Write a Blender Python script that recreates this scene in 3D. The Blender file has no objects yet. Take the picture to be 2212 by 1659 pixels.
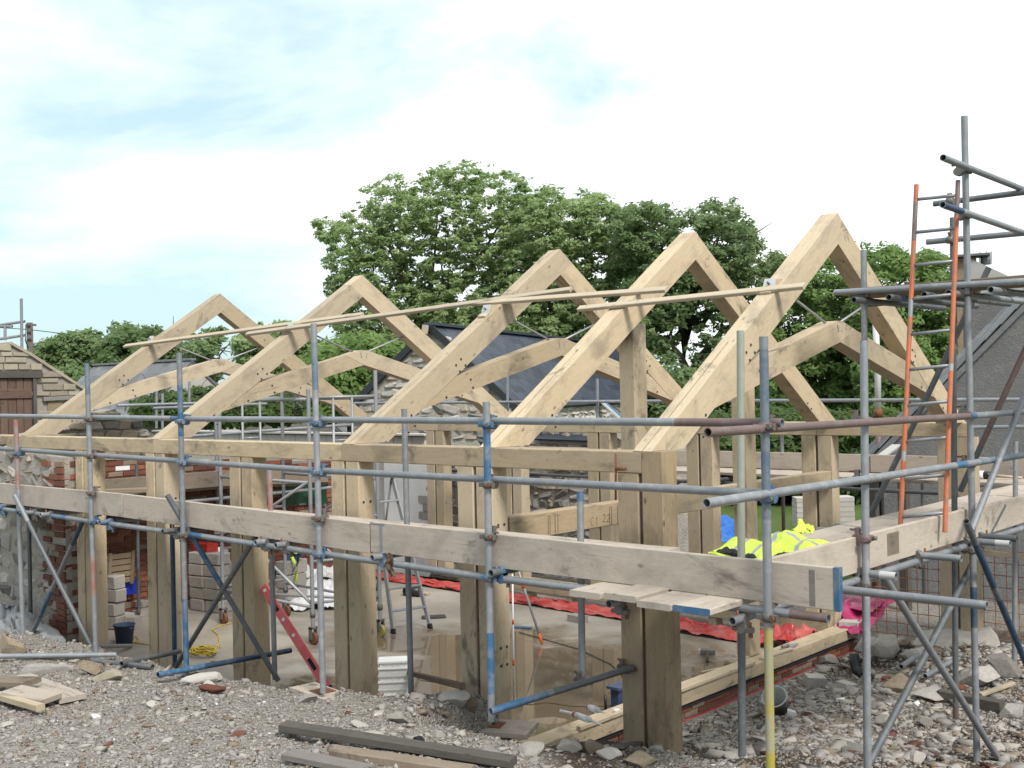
import bpy, math, random
import numpy as np
from mathutils import Vector, Matrix
random.seed(7); rng = np.random.default_rng(7)
R = math.radians
scn = bpy.context.scene
COL = scn.collection

# ------------------------------------------------------------------ camera, sky, sun, exposure
CAM = Vector((4.8298, -6.3990, 3.0084))
YAW, PITCH, ROLL, FPX = R(-42.30830), R(0.35251), R(-1.21184), 2420.14
Fw = Vector((math.sin(YAW)*math.cos(PITCH), math.cos(YAW)*math.cos(PITCH), math.sin(PITCH)))
_r = Vector((math.cos(YAW), -math.sin(YAW), 0)); _u = _r.cross(Fw)
Rt = _r*math.cos(ROLL) + _u*math.sin(ROLL); Up = -_r*math.sin(ROLL) + _u*math.cos(ROLL)
cam_d = bpy.data.cameras.new('camera'); cam_d.sensor_width = 36; cam_d.lens = FPX/2212*36
cam_d.clip_start = .05; cam_d.clip_end = 3000
cam = bpy.data.objects.new('camera', cam_d); COL.objects.link(cam)
cam.matrix_world = Matrix(((Rt.x, Up.x, -Fw.x, CAM.x), (Rt.y, Up.y, -Fw.y, CAM.y), (Rt.z, Up.z, -Fw.z, CAM.z), (0, 0, 0, 1)))
scn.camera = cam
SUN_EL, SUN_AZ = R(47), R(110)          # azimuth from +Y towards +X
w = bpy.data.worlds.new('World'); scn.world = w; w.use_nodes = True
nt = w.node_tree; nt.nodes.clear()
o_ = nt.nodes.new('ShaderNodeOutputWorld'); bg = nt.nodes.new('ShaderNodeBackground'); bg.inputs[1].default_value = .108
sky = nt.nodes.new('ShaderNodeTexSky'); sky.sky_type = 'NISHITA'; sky.sun_disc = False
sky.sun_elevation = SUN_EL; sky.sun_rotation = SUN_AZ; sky.altitude = 50; sky.dust_density = 2; sky.ozone_density = 2.5
tc = nt.nodes.new('ShaderNodeTexCoord'); mp = nt.nodes.new('ShaderNodeMapping'); mp.inputs['Scale'].default_value = (1, 1, 1.9)
mp.inputs['Location'].default_value = (2.3, .6, .35); mp.inputs['Rotation'].default_value = (0, R(-3), R(14))
no = nt.nodes.new('ShaderNodeTexNoise'); no.inputs['Scale'].default_value = 2.1; no.inputs['Detail'].default_value = 7; no.inputs['Roughness'].default_value = .58
no.inputs['Distortion'].default_value = .3
cr = nt.nodes.new('ShaderNodeValToRGB'); cr.color_ramp.elements[0].position = .385; cr.color_ramp.elements[1].position = .575
n2 = nt.nodes.new('ShaderNodeTexNoise'); n2.inputs['Scale'].default_value = 3.3; n2.inputs['Detail'].default_value = 6
cl = nt.nodes.new('ShaderNodeMix'); cl.data_type = 'RGBA'; cl.inputs[6].default_value = (5.9, 6.5, 6.8, 1); cl.inputs[7].default_value = (9.15, 9.0, 8.85, 1)
blu = nt.nodes.new('ShaderNodeMix'); blu.data_type = 'RGBA'; blu.inputs[0].default_value = .72; blu.inputs[7].default_value = (4.0, 5.35, 5.6, 1)   # thin veil of high cloud over the blue
mx = nt.nodes.new('ShaderNodeMix'); mx.data_type = 'RGBA'
L = nt.links.new
L(tc.outputs['Generated'], mp.inputs[0]); L(mp.outputs[0], no.inputs['Vector']); L(mp.outputs[0], n2.inputs['Vector'])
L(no.outputs[0], cr.inputs[0]); L(n2.outputs[0], cl.inputs[0]); L(sky.outputs[0], blu.inputs[6])
L(cr.outputs[0], mx.inputs[0]); L(blu.outputs[2], mx.inputs[6]); L(cl.outputs[2], mx.inputs[7])
L(mx.outputs[2], bg.inputs[0]); L(bg.outputs[0], o_.inputs[0])
sd = bpy.data.lights.new('sun', 'SUN'); sd.energy = 2.5; sd.angle = R(14); sd.color = (1, .95, .87)
sun = bpy.data.objects.new('sun', sd); COL.objects.link(sun)
sdir = Vector((math.sin(SUN_AZ)*math.cos(SUN_EL), math.cos(SUN_AZ)*math.cos(SUN_EL), math.sin(SUN_EL)))
sun.rotation_euler = sdir.to_track_quat('Z', 'Y').to_euler()
vs = scn.view_settings; vs.view_transform = 'Standard'; vs.look = 'None'; vs.gamma = 1; vs.exposure = 0.78; vs.use_curve_mapping = False

# ------------------------------------------------------------------ survey: a bearing in the photograph (2212 x 1659) met with a real plane
def ray(x, y): return Fw + Rt*((x-1106)/FPX) + Up*((829.5-y)/FPX)
def on(ax, x, y, v):
    d = ray(x, y); return CAM + d*((v-CAM[ax])/d[ax])
def pX(x, y, v): return on(0, x, y, v)
def pY(x, y, v): return on(1, x, y, v)
def pZ(x, y, v): return on(2, x, y, v)
def pD(x, y, d): return CAM + ray(x, y)*d

# ------------------------------------------------------------------ materials
MATS = {}
def nodes_mat(name):
    m = bpy.data.materials.new(name); m.use_nodes = True
    t = m.node_tree; b = t.nodes['Principled BSDF']; MATS[name] = m
    return m, t, b
def N(t, typ, **kw):
    n = t.nodes.new(typ)
    for k, v in kw.items():
        if k in n.inputs: n.inputs[k].default_value = v
        else: setattr(n, k, v)
    return n
def rgb(c): return (c[0], c[1], c[2], 1)
def mixc(t, fac, a, b, mode='MIX'):
    n = t.nodes.new('ShaderNodeMix'); n.data_type = 'RGBA'; n.blend_type = mode
    for sock, v in ((0, fac), (6, a), (7, b)):
        if hasattr(v, 'is_linked'): t.links.new(v, n.inputs[sock])
        else: n.inputs[sock].default_value = v if sock == 0 else rgb(v)
    return n.outputs[2]
def ramp(t, src, p0, p1, c0=(0, 0, 0), c1=(1, 1, 1)):
    n = t.nodes.new('ShaderNodeValToRGB'); e = n.color_ramp.elements
    e[0].position = p0; e[1].position = p1; e[0].color = rgb(c0); e[1].color = rgb(c1)
    t.links.new(src, n.inputs[0]); return n.outputs[0]
def coords(t, scale=(1, 1, 1), rnd=True, out='Object'):
    c = t.nodes.new('ShaderNodeTexCoord'); src = c.outputs[out]
    if rnd:
        oi = t.nodes.new('ShaderNodeObjectInfo'); mu = N(t, 'ShaderNodeVectorMath', operation='MULTIPLY_ADD')
        cx = N(t, 'ShaderNodeCombineXYZ'); ml = N(t, 'ShaderNodeMath', operation='MULTIPLY'); ml.inputs[1].default_value = 57.0
        t.links.new(oi.outputs['Random'], ml.inputs[0])
        for i in range(3): t.links.new(ml.outputs[0], cx.inputs[i])
        mu.inputs[1].default_value = scale
        t.links.new(src, mu.inputs[0]); t.links.new(cx.outputs[0], mu.inputs[2]); return mu.outputs[0], oi.outputs['Random']
    mpn = N(t, 'ShaderNodeMapping', Scale=scale); t.links.new(src, mpn.inputs[0]); return mpn.outputs[0], None
def noise(t, vec, scale, detail=4, rough=.55, dist=0):
    n = N(t, 'ShaderNodeTexNoise', Scale=scale, Detail=detail, Roughness=rough, Distortion=dist); t.links.new(vec, n.inputs['Vector']); return n.outputs[0]
def bump(t, b, h, strength=.3, dist=.01):
    n = N(t, 'ShaderNodeBump', Strength=strength, Distance=dist); t.links.new(h, n.inputs['Height']); t.links.new(n.outputs[0], b.inputs['Normal'])
def vary(t, col, rnd, amt=.25):
    """small brightness difference from one piece to the next"""
    mr = N(t, 'ShaderNodeMapRange'); mr.inputs[3].default_value = 1-amt; mr.inputs[4].default_value = 1+amt
    t.links.new(rnd, mr.inputs[0])
    h = N(t, 'ShaderNodeHueSaturation'); t.links.new(mr.outputs[0], h.inputs['Value']); t.links.new(col, h.inputs['Color']); return h.outputs[0]

KA = .68
def kk(c): return tuple(q*KA for q in c)
def wood(name, a, b, stain, amt=.55, rough=.75, knots=True, blot=1.7, v=.17):
    a, b, stain = kk(a), kk(b), kk(stain)
    m, t, bs = nodes_mat(name)
    vec, rnd = coords(t, (1, 9, 9)); vec2, _ = coords(t, (1.3, 2.6, 2.6))
    g = noise(t, vec, 5, 6, .62, .6); c = mixc(t, ramp(t, g, .3, .7), a, b)
    fine = noise(t, vec, 34, 3, .6); c = mixc(t, ramp(t, fine, .35, .75, (0, 0, 0), (.5, .5, .5)), c, tuple(k*.72 for k in b))
    s = noise(t, vec2, blot, 7, .68, .4); c = mixc(t, ramp(t, s, .50, .76, (0, 0, 0), (amt, amt, amt)), c, stain)
    if knots:
        vo = N(t, 'ShaderNodeTexVoronoi', Scale=2.6); t.links.new(vec2, vo.inputs['Vector'])
        c = mixc(t, ramp(t, vo.outputs['Distance'], .03, .11, (.75, .75, .75), (0, 0, 0)), c, tuple(k*.5 for k in stain))
        ck = N(t, 'ShaderNodeTexNoise', Scale=3, Detail=5); v3, _ = coords(t, (.7, 16, 16)); t.links.new(v3, ck.inputs['Vector'])
        c = mixc(t, ramp(t, ck.outputs[0], .70, .76, (0, 0, 0), (.5, .5, .5)), c, tuple(k*.5 for k in stain))
    c = vary(t, c, rnd, v)
    rm = N(t, 'ShaderNodeMath', operation='MULTIPLY'); rm.inputs[1].default_value = 7.31; fr_ = N(t, 'ShaderNodeMath', operation='FRACT'); t.links.new(rnd, rm.inputs[0]); t.links.new(rm.outputs[0], fr_.inputs[0])
    c = mixc(t, ramp(t, fr_.outputs[0], .1, 1., (0, 0, 0), (.24, .24, .24)), c, tuple(sum(a)/3*.93*q for q in (1.06, 1., .90)))
    bs_ = noise(t, vec2, 1.05, 5, .7, .8); c = mixc(t, ramp(t, bs_, .585, .68, (0, 0, 0), (.66, .66, .66)), c, (.05, .046, .042))
    sp = noise(t, vec2, 11, 4, .7); c = mixc(t, ramp(t, sp, .62, .74, (0, 0, 0), (.55, .55, .55)), c, tuple(q*.8 for q in stain))
    t.links.new(c, bs.inputs['Base Color']); bs.inputs['Roughness'].default_value = rough; bs.inputs['Specular IOR Level'].default_value = .25
    bump(t, bs, fine, .25, .004); return m
wood('oak', (.70, .575, .40), (.605, .475, .315), (.20, .165, .13), .75)
wood('oak_grey', (.52, .41, .275), (.42, .32, .205), (.13, .10, .075), .85, blot=1.4)
wood('pine', (.70, .595, .45), (.60, .49, .345), (.35, .25, .15), .3)
wood('scaffold_board', (.64, .555, .475), (.55, .47, .395), (.27, .225, .185), .75, .85, v=.1)
wood('scaffold_board_brown', (.36, .29, .22), (.27, .21, .155), (.15, .12, .10), .6, .85)
wood('old_timber', (.16, .145, .13), (.10, .09, .08), (.05, .045, .04), .6, .9)
wood('door_wood', (.15, .095, .075), (.24, .15, .115), (.07, .05, .045), .6, .9)
wood('grey_plank', (.36, .33, .30), (.27, .25, .23), (.17, .15, .14), .6, .9)

def metal(name, col, spot, metallic=.55, rough=.5, scale=14, amt=.8, lo=.5, hi=.72):
    col, spot = kk(col), kk(spot)
    m, t, bs = nodes_mat(name); vec, rnd = coords(t, (1, 1, 1))
    n1 = noise(t, vec, scale, 6, .65); c = mixc(t, ramp(t, n1, lo, hi, (0, 0, 0), (amt, amt, amt)), col, spot)
    n3 = noise(t, vec, 2.0, 3); c = mixc(t, ramp(t, n3, .4, .7, (0, 0, 0), (.45, .45, .45)), c, tuple(k*.72 for k in col))
    c = vary(t, c, rnd, .12)
    t.links.new(c, bs.inputs['Base Color']); bs.inputs['Metallic'].default_value = metallic
    t.links.new(ramp(t, n1, .3, .7, (rough-.1,)*3, (rough+.15,)*3), bs.inputs['Roughness']); bump(t, bs, n1, .15, .003); return m
metal('galvanised', (.33, .35, .38), (.52, .52, .53), .35, .5)
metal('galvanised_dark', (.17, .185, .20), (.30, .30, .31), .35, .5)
metal('rusty_tube', (.22, .155, .145), (.33, .29, .285), .3, .6, 9)
metal('blue_paint', (.05, .16, .32), (.26, .30, .34), .1, .5, 9, .85, .44, .62)
metal('dark_blue_paint', (.03, .07, .14), (.17, .19, .21), .1, .5, 9, .7, .5, .7)
metal('yellow_paint', (.52, .43, .07), (.42, .42, .36), .05, .5, 7, .9, .40, .58)
metal('red_paint', (.40, .19, .16), (.36, .35, .35), .15, .5, 8, .9, .42, .60)
metal('pale_green_tube', (.40, .43, .36), (.48, .50, .45), .2, .5)
metal('orange_paint', (.62, .17, .07), (.30, .17, .13), .05, .5, 12, .85, .46, .62)
metal('faded_blue', (.14, .20, .28), (.32, .34, .36), .2, .5, 8, .85, .42, .62)
metal('aluminium', (.42, .43, .45), (.30, .31, .32), .3, .42, 10, .6)
metal('coupler_steel', (.20, .195, .19), (.26, .20, .165), .35, .6, 20)
metal('rebar_rust', (.50, .19, .08), (.30, .12, .06), .0, .85, 20)
metal('rust', (.24, .095, .045), (.12, .06, .04), .1, .8, 20)
metal('white_steel', (.72, .72, .74), (.5, .48, .46), .1, .5, 5, .4)
metal('drum_red', (.85, .14, .15), (.65, .10, .11), .0, .5, 6)

def plain(name, col, rough=.6, spot=None, scale=6, amt=.5, bmp=0, lo=.42, hi=.7, spec=.4, v=.08, dist=.01):
    col = kk(col); spot = kk(spot) if spot else None
    m, t, bs = nodes_mat(name); vec, rnd = coords(t)
    n1 = noise(t, vec, scale, 6, .6); c = mixc(t, ramp(t, n1, lo, hi, (0, 0, 0), (amt,)*3), col, spot or tuple(k*.6 for k in col))
    c = vary(t, c, rnd, v)
    t.links.new(c, bs.inputs['Base Color']); bs.inputs['Roughness'].default_value = rough; bs.inputs['Specular IOR Level'].default_value = spec
    if bmp: bump(t, bs, noise(t, vec, scale*5, 6, .65), bmp, dist)
    return m
plain('hi_vis', (.72, .92, .10), .7, (.82, .98, .22), 9, .5)
plain('reflective_tape', (.42, .45, .46), .35)
plain('dark_lining', (.025, .03, .035), .9)
plain('membrane_red', (.52, .05, .05), .30, (.74, .26, .23), 4, .7)
plain('membrane_magenta', (.44, .03, .14), .35, (.62, .16, .28), 4, .7)
plain('tarp_blue', (.02, .16, .62), .4, (.05, .26, .72), 5)
plain('crate_blue', (.015, .05, .55), .45)
plain('bucket_blue', (.05, .085, .16), .5)
plain('bucket_white', (.50, .52, .51), .55, (.25, .26, .25), 5, .7)
plain('red_plastic', (.50, .04, .03), .45)
plain('rope_yellow', (.66, .48, .05), .7)
plain('white_plastic', (1.0, 1.0, .98), .5, (.9, .9, .87), 3, .4)
plain('blue_print', (.18, .24, .42), .6)
plain('white_sheet', (.95, .96, .98), .6, (.7, .7, .72), 3, .6)
plain('clear_sheet', (.40, .41, .43), .35, (.26, .27, .28), 3, .7)
plain('black_plastic', (.02, .022, .025), .4)
plain('dpc', (.03, .032, .04), .6)
plain('orange_plastic', (.75, .14, .02), .5)
plain('bark', (.11, .09, .07), .95, (.10, .085, .07), 9, .7, .6)
plain('pale_bark', (.16, .14, .12), .95, (.09, .075, .06), 9, .7, .6)
plain('log_wood', (.17, .12, .085), .9, (.09, .065, .05), 9, .7, .4)
plain('mortar', (.40, .37, .325), .95, (.30, .28, .25), 6, .6, .6)
plain('lime_mortar', (.50, .465, .41), .95, (.34, .315, .28), 5, .8, 1.0, dist=.03)
plain('brick_red', (.23, .085, .058), .9, (.15, .06, .045), 9, .7, .4, v=.28)
plain('brick_orange', (.34, .125, .07), .9, (.21, .085, .055), 9, .7, .4, v=.22)
plain('brick_buff', (.36, .27, .20), .9, (.24, .17, .13), 9, .7, .4, v=.2)
plain('rubble_pale', (.56, .525, .475), .95, (.41, .38, .345), 7, .8, .7, v=.28)
plain('rubble_grey', (.46, .435, .405), .95, (.31, .29, .27), 8, .8, .7, v=.3)
plain('rubble_brown', (.34, .275, .20), .95, (.21, .165, .12), 7, .8, .7, v=.25)
plain('wall_stone', (.33, .31, .28), .95, (.20, .19, .175), 5, .8, .8, v=.3, dist=.03)
plain('wall_stone_warm', (.42, .355, .275), .95, (.29, .24, .185), 4, .7, .6, v=.18)
plain('ashlar', (.47, .42, .325), .95, (.37, .32, .245), 3, .7, .35, v=.12)
plain('concrete_block', (.47, .435, .40), .95, (.36, .335, .31), 6, .7, .5, v=.1)
plain('block_pale', (.62, .59, .55), .95, (.50, .47, .44), 5, .6, .3, v=.06)
plain('concrete', (.36, .345, .32), .95, (.24, .23, .21), 3, .8, .5)
plain('parapet_render', (.50, .49, .47), .9, (.40, .385, .365), 2, .7, .2)
plain('roughcast', (.18, .182, .185), .95, (.27, .27, .26), 7, .8, .9, .5, .8, dist=.02)
plain('slate_dark', (.048, .060, .088), .5, (.055, .066, .088), 5, .6, .2, v=.28)
plain('slate_grey', (.17, .175, .19), .6, (.26, .26, .26), 5, .7, .4, v=.25)
plain('white_paint', (1.0, 1.0, 1.0), .8, (.85, .84, .82), 3, .6, .3)
plain('plaster_pale', (.60, .58, .55), .9, (.47, .43, .39), 2.5, .7, .3)
plain('green_sheet', (.02, .10, .055), .6)
plain('weathered_ply', (.33, .26, .17), .85, (.25, .19, .12), 4, .6)
plain('crayon', (.40, .20, .13), .9)
plain('coal', (.012, .012, .014), .8)
plain('soil', (.115, .085, .06), 1, (.07, .052, .038), 6, .8, .7)

def glass_mat():
    m, t, b = nodes_mat('skylight_glass'); b.inputs['Base Color'].default_value = (.25, .42, .62, 1); b.inputs['Roughness'].default_value = .08; b.inputs['Metallic'].default_value = .5
glass_mat()
def rust_run():
    m, t, b = nodes_mat('rust_stained_block'); vec, rnd = coords(t, (1, 1, .14), False, 'Object'); v2, _ = coords(t, (1, 1, 1), False)
    n1 = noise(t, vec, 5.5, 6, .7, .2); c = mixc(t, ramp(t, n1, .56, .68, (0, 0, 0), (.8,)*3), (.40, .38, .355), (.23, .14, .075))
    c = mixc(t, ramp(t, noise(t, v2, 1.2, 5), .4, .7, (0, 0, 0), (.6,)*3), c, (.30, .285, .27)); c = vary(t, c, rnd, .06) if rnd else c
    t.links.new(c, b.inputs['Base Color']); b.inputs['Roughness'].default_value = .9; bump(t, b, noise(t, v2, 30, 5), .3)
rust_run()
def ground_mat():
    m, t, b = nodes_mat('rubble_ground'); vec, _ = coords(t, (1, 1, 1), False)
    big = noise(t, vec, .8, 5, .6); mid = noise(t, vec, 9, 6, .7)
    vo = N(t, 'ShaderNodeTexVoronoi', Scale=26); t.links.new(vec, vo.inputs['Vector']); vo2 = N(t, 'ShaderNodeTexVoronoi', Scale=70); t.links.new(vec, vo2.inputs['Vector'])
    c = mixc(t, ramp(t, mid, .3, .75), (.225, .205, .18), (.34, .318, .29))
    sep = N(t, 'ShaderNodeSeparateColor'); t.links.new(vo2.outputs['Color'], sep.inputs[0])
    c = mixc(t, ramp(t, sep.outputs[0], .55, .9, (0, 0, 0), (.75,)*3), c, (.42, .40, .37))
    sep2 = N(t, 'ShaderNodeSeparateColor'); t.links.new(vo.outputs['Color'], sep2.inputs[0])
    c = mixc(t, ramp(t, sep2.outputs[1], .6, .9, (0, 0, 0), (.5,)*3), c, (.23, .205, .178))
    at = N(t, 'ShaderNodeAttribute'); at.attribute_name = 'earth'
    em = N(t, 'ShaderNodeMath', operation='MULTIPLY_ADD'); t.links.new(mid, em.inputs[0]); em.inputs[1].default_value = 1.1; em.inputs[2].default_value = -.55
    ea = N(t, 'ShaderNodeMath', operation='ADD'); t.links.new(em.outputs[0], ea.inputs[0]); t.links.new(at.outputs['Fac'], ea.inputs[1])
    c = mixc(t, ramp(t, ea.outputs[0], .3, .75, (0, 0, 0), (.92,)*3), c, (.075, .053, .036))
    t.links.new(c, b.inputs['Base Color']); b.inputs['Roughness'].default_value = .95; b.inputs['Specular IOR Level'].default_value = .2
    ad = N(t, 'ShaderNodeMath', operation='ADD'); t.links.new(vo.outputs['Distance'], ad.inputs[0]); t.links.new(vo2.outputs['Distance'], ad.inputs[1])
    bump(t, b, ad.outputs[0], .9, .03)
ground_mat()
def slab_mat():
    for nm in ('slab_concrete', 'puddle_water'):
        m, t, b = nodes_mat(nm); vec, _ = coords(t, (1, 1, 1), False)
        n1 = noise(t, vec, .55, 6, .6, .5); n2_ = noise(t, vec, 3.5, 6, .65); n3 = noise(t, vec, 30, 4)
        # standing water gathers in the low middle of the floor
        sv = N(t, 'ShaderNodeVectorMath', operation='SUBTRACT'); sv.inputs[1].default_value = (-3.1, 2.4, 0); t.links.new(vec, sv.inputs[0])
        sc = N(t, 'ShaderNodeVectorMath', operation='MULTIPLY'); sc.inputs[1].default_value = (.36, .47, 0); t.links.new(sv.outputs[0], sc.inputs[0])
        ln = N(t, 'ShaderNodeVectorMath', operation='LENGTH'); t.links.new(sc.outputs[0], ln.inputs[0])
        ma = N(t, 'ShaderNodeMath', operation='MULTIPLY_ADD'); t.links.new(n1, ma.inputs[0]); ma.inputs[1].default_value = 2.3; ma.inputs[2].default_value = -.56
        mb = N(t, 'ShaderNodeMath', operation='SUBTRACT'); t.links.new(ma.outputs[0], mb.inputs[0]); t.links.new(ln.outputs['Value'], mb.inputs[1])
        mc = N(t, 'ShaderNodeMath', operation='MULTIPLY_ADD'); t.links.new(n2_, mc.inputs[0]); mc.inputs[1].default_value = .35; t.links.new(mb.outputs[0], mc.inputs[2])
        mf = N(t, 'ShaderNodeMath', operation='ADD'); t.links.new(mc.outputs[0], mf.inputs[0]); mf.inputs[1].default_value = .62
        wet = ramp(t, mf.outputs[0], .42, .62); damp = ramp(t, mf.outputs[0], .18, .62)
        dry = mixc(t, ramp(t, n1, .38, .62), (.33, .305, .27), (.22, .19, .15)); dry = mixc(t, ramp(t, n2_, .42, .72, (0, 0, 0), (.6,)*3), dry, (.25, .215, .17))
        dk = noise(t, vec, 8, 6, .75); dry = mixc(t, ramp(t, dk, .58, .72, (0, 0, 0), (.5,)*3), dry, (.17, .145, .115))
        dry = mixc(t, ramp(t, n3, .55, .8, (0, 0, 0), (.35,)*3), dry, (.36, .335, .30))
        c = mixc(t, damp, dry, (.135, .103, .070))
        t.links.new(c, b.inputs['Base Color']); t.links.new(ramp(t, mf.outputs[0], .30, .60, (.78,)*3, (.04,)*3), b.inputs['Roughness']); b.inputs['Specular IOR Level'].default_value = .5
        bn = N(t, 'ShaderNodeBump', Distance=.01); iv = N(t, 'ShaderNodeMath', operation='MULTIPLY_ADD'); t.links.new(wet, iv.inputs[0]); iv.inputs[1].default_value = -.14; iv.inputs[2].default_value = .15
        t.links.new(iv.outputs[0], bn.inputs['Strength']); t.links.new(n2_, bn.inputs['Height']); t.links.new(bn.outputs[0], b.inputs['Normal'])
slab_mat()
def grass_mat():
    m, t, b = nodes_mat('grass'); vec, _ = coords(t, (1, 1, 1), False)
    c = mixc(t, ramp(t, noise(t, vec, .5, 6, .65), .35, .7), (.05, .09, .022), (.09, .12, .042)); c = mixc(t, ramp(t, noise(t, vec, 14, 4), .5, .8, (0, 0, 0), (.5,)*3), c, (.12, .15, .06))
    t.links.new(c, b.inputs['Base Color']); b.inputs['Roughness'].default_value = .95; b.inputs['Specular IOR Level'].default_value = .1
grass_mat()
def leaf_mat(name, a, b_, tr=.35):
    m, t, b = nodes_mat(name)
    at = N(t, 'ShaderNodeAttribute'); at.attribute_name = 'tint'
    c = mixc(t, at.outputs['Fac'], a, b_)
    t.links.new(c, b.inputs['Base Color']); b.inputs['Roughness'].default_value = .6; b.inputs['Specular IOR Level'].default_value = .25
    ts = N(t, 'ShaderNodeBsdfTranslucent'); br = mixc(t, .5, c, (.16, .24, .03)); t.links.new(br, ts.inputs[0])
    ms = N(t, 'ShaderNodeMixShader'); ms.inputs[0].default_value = tr; t.links.new(b.outputs[0], ms.inputs[1]); t.links.new(ts.outputs[0], ms.inputs[2])
    t.links.new(ms.outputs[0], t.nodes['Material Output'].inputs[0])
leaf_mat('leaf_ash', (.185, .275, .10), (.345, .445, .21), .54)
leaf_mat('leaf_oak', (.085, .145, .052), (.19, .265, .12), .47)
leaf_mat('leaf_maple', (.095, .175, .042), (.20, .30, .095), .5)
leaf_mat('leaf_hedge', (.040, .075, .020), (.09, .14, .045), .4)

# ------------------------------------------------------------------ builders
def tag(o, label=None, cat=None, group=None, kind=None):
    if label: o['label'] = label
    if cat: o['category'] = cat
    if group: o['group'] = group
    if kind: o['kind'] = kind
    return o
def link(o, parent=None, world=None):
    COL.objects.link(o)
    M = world if world is not None else Matrix.Identity(4)
    if parent is not None:
        o.parent = parent; o.matrix_parent_inverse = Matrix.Identity(4)
        o.matrix_basis = wm(parent).inverted() @ M
    else: o.matrix_basis = M
    return o
def wm(o):
    return (wm(o.parent) @ o.matrix_basis) if o.parent else o.matrix_basis.copy()
def empty(name, loc, label=None, cat=None, group=None, kind=None):
    o = bpy.data.objects.new(name, None); o.empty_display_size = .1
    link(o, None, Matrix.Translation(Vector(loc))); return tag(o, label, cat, group, kind)
class MB:
    def __init__(s): s.v = []; s.f = []; s.mi = []; s.sm = []
    def add(s, vs_, fs, mi=0, smooth=False):
        n = len(s.v); s.v += [tuple(p) for p in vs_]
        for f in fs: s.f.append(tuple(i+n for i in f)); s.mi.append(mi); s.sm.append(smooth)
        return s
    def box(s, lo, hi, mi=0):
        (a, b, c), (d, e, f) = lo, hi
        return s.add([(a, b, c), (d, b, c), (d, e, c), (a, e, c), (a, b, f), (d, b, f), (d, e, f), (a, e, f)],
                     [(0, 3, 2, 1), (4, 5, 6, 7), (0, 1, 5, 4), (1, 2, 6, 5), (2, 3, 7, 6), (3, 0, 4, 7)], mi)
    def bar(s, p0, p1, w_, h, up=(0, 0, 1), mi=0, ch=.004):
        p0 = Vector(p0); p1 = Vector(p1); x = (p1-p0).normalized(); u = Vector(up); y = u.cross(x)
        if y.length < 1e-4: y = Vector((0, 1, 0)).cross(x)
        y.normalize(); z = x.cross(y); a, b = w_/2, h/2; c = min(ch, a*.4, b*.4)
        sec = [(-a+c, -b), (a-c, -b), (a, -b+c), (a, b-c), (a-c, b), (-a+c, b), (-a, b-c), (-a, -b+c)]
        vs_ = [p0+y*q+z*r_ for q, r_ in sec]+[p1+y*q+z*r_ for q, r_ in sec]
        return s.add(vs_, [(i, (i+1) % 8, 8+(i+1) % 8, 8+i) for i in range(8)]+[tuple(range(7, -1, -1)), tuple(range(8, 16))], mi)
    def tube(s, pts, r, n=10, mi=0, caps=True, smooth=True):
        pts = [Vector(p) for p in pts]; rs = r if isinstance(r, (list, tuple)) else [r]*len(pts); base = len(s.v); rings = []
        ref = Vector((0, 0, 1))
        for i, p in enumerate(pts):
            d = (pts[min(i+1, len(pts)-1)]-pts[max(i-1, 0)]).normalized()
            a = d.cross(ref)
            if a.length < .05: a = d.cross(Vector((1, 0, 0)))
            a.normalize(); b = d.cross(a)
            rings.append([p+(a*math.cos(2*math.pi*k/n)+b*math.sin(2*math.pi*k/n))*rs[i] for k in range(n)])
        s.add([q for rg in rings for q in rg], [(i*n+k, i*n+(k+1) % n, (i+1)*n+(k+1) % n, (i+1)*n+k) for i in range(len(pts)-1) for k in range(n)], mi, smooth)
        if caps:
            m_ = len(s.v)-len(pts)*n
            s.f.append(tuple(m_+k for k in range(n-1, -1, -1))); s.mi.append(mi); s.sm.append(False)
            s.f.append(tuple(m_+(len(pts)-1)*n+k for k in range(n))); s.mi.append(mi); s.sm.append(False)
        return s
    def prism(s, poly, lo, hi, axis=0, mi=0):
        """extrude a polygon (in the other two axes) from lo to hi along axis"""
        n = len(poly)
        def P(a, q): return (a, q[0], q[1]) if axis == 0 else ((q[0], a, q[1]) if axis == 1 else (q[0], q[1], a))
        return s.add([P(lo, q) for q in poly]+[P(hi, q) for q in poly],
                     [tuple(range(n)), tuple(range(2*n-1, n-1, -1))]+[(i, n+i, n+(i+1) % n, (i+1) % n) for i in range(n)], mi)
    def mesh(s, name, mats):
        me = bpy.data.meshes.new(name); me.from_pydata(s.v, [], s.f)
        for m in (mats if isinstance(mats, (list, tuple)) else [mats]): me.materials.append(MATS[m])
        me.polygons.foreach_set('material_index', s.mi); me.polygons.foreach_set('use_smooth', s.sm); me.update(); return me
    def obj(s, name, mats, parent=None, world=None):
        return link(bpy.data.objects.new(name, s.mesh(name, mats)), parent, world)
def frame(p0, p1, up=(0, 0, 1)):
    p0 = Vector(p0); x = (Vector(p1)-p0).normalized(); y = Vector(up).cross(x)
    if y.length < 1e-4: y = Vector((0, 1, 0)).cross(x)
    y.normalize(); z = x.cross(y)
    return Matrix(((x.x, y.x, z.x, p0.x), (x.y, y.y, z.y, p0.y), (x.z, y.z, z.z, p0.z), (0, 0, 0, 1)))
def beam(name, p0, p1, w_, h, mat, parent=None, up=(0, 0, 1), ch=.005):
    L_ = (Vector(p1)-Vector(p0)).length
    return MB().bar((0, 0, 0), (L_, 0, 0), w_, h, ch=ch).obj(name, mat, parent, frame(p0, p1, up))
TR = .0242
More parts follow.
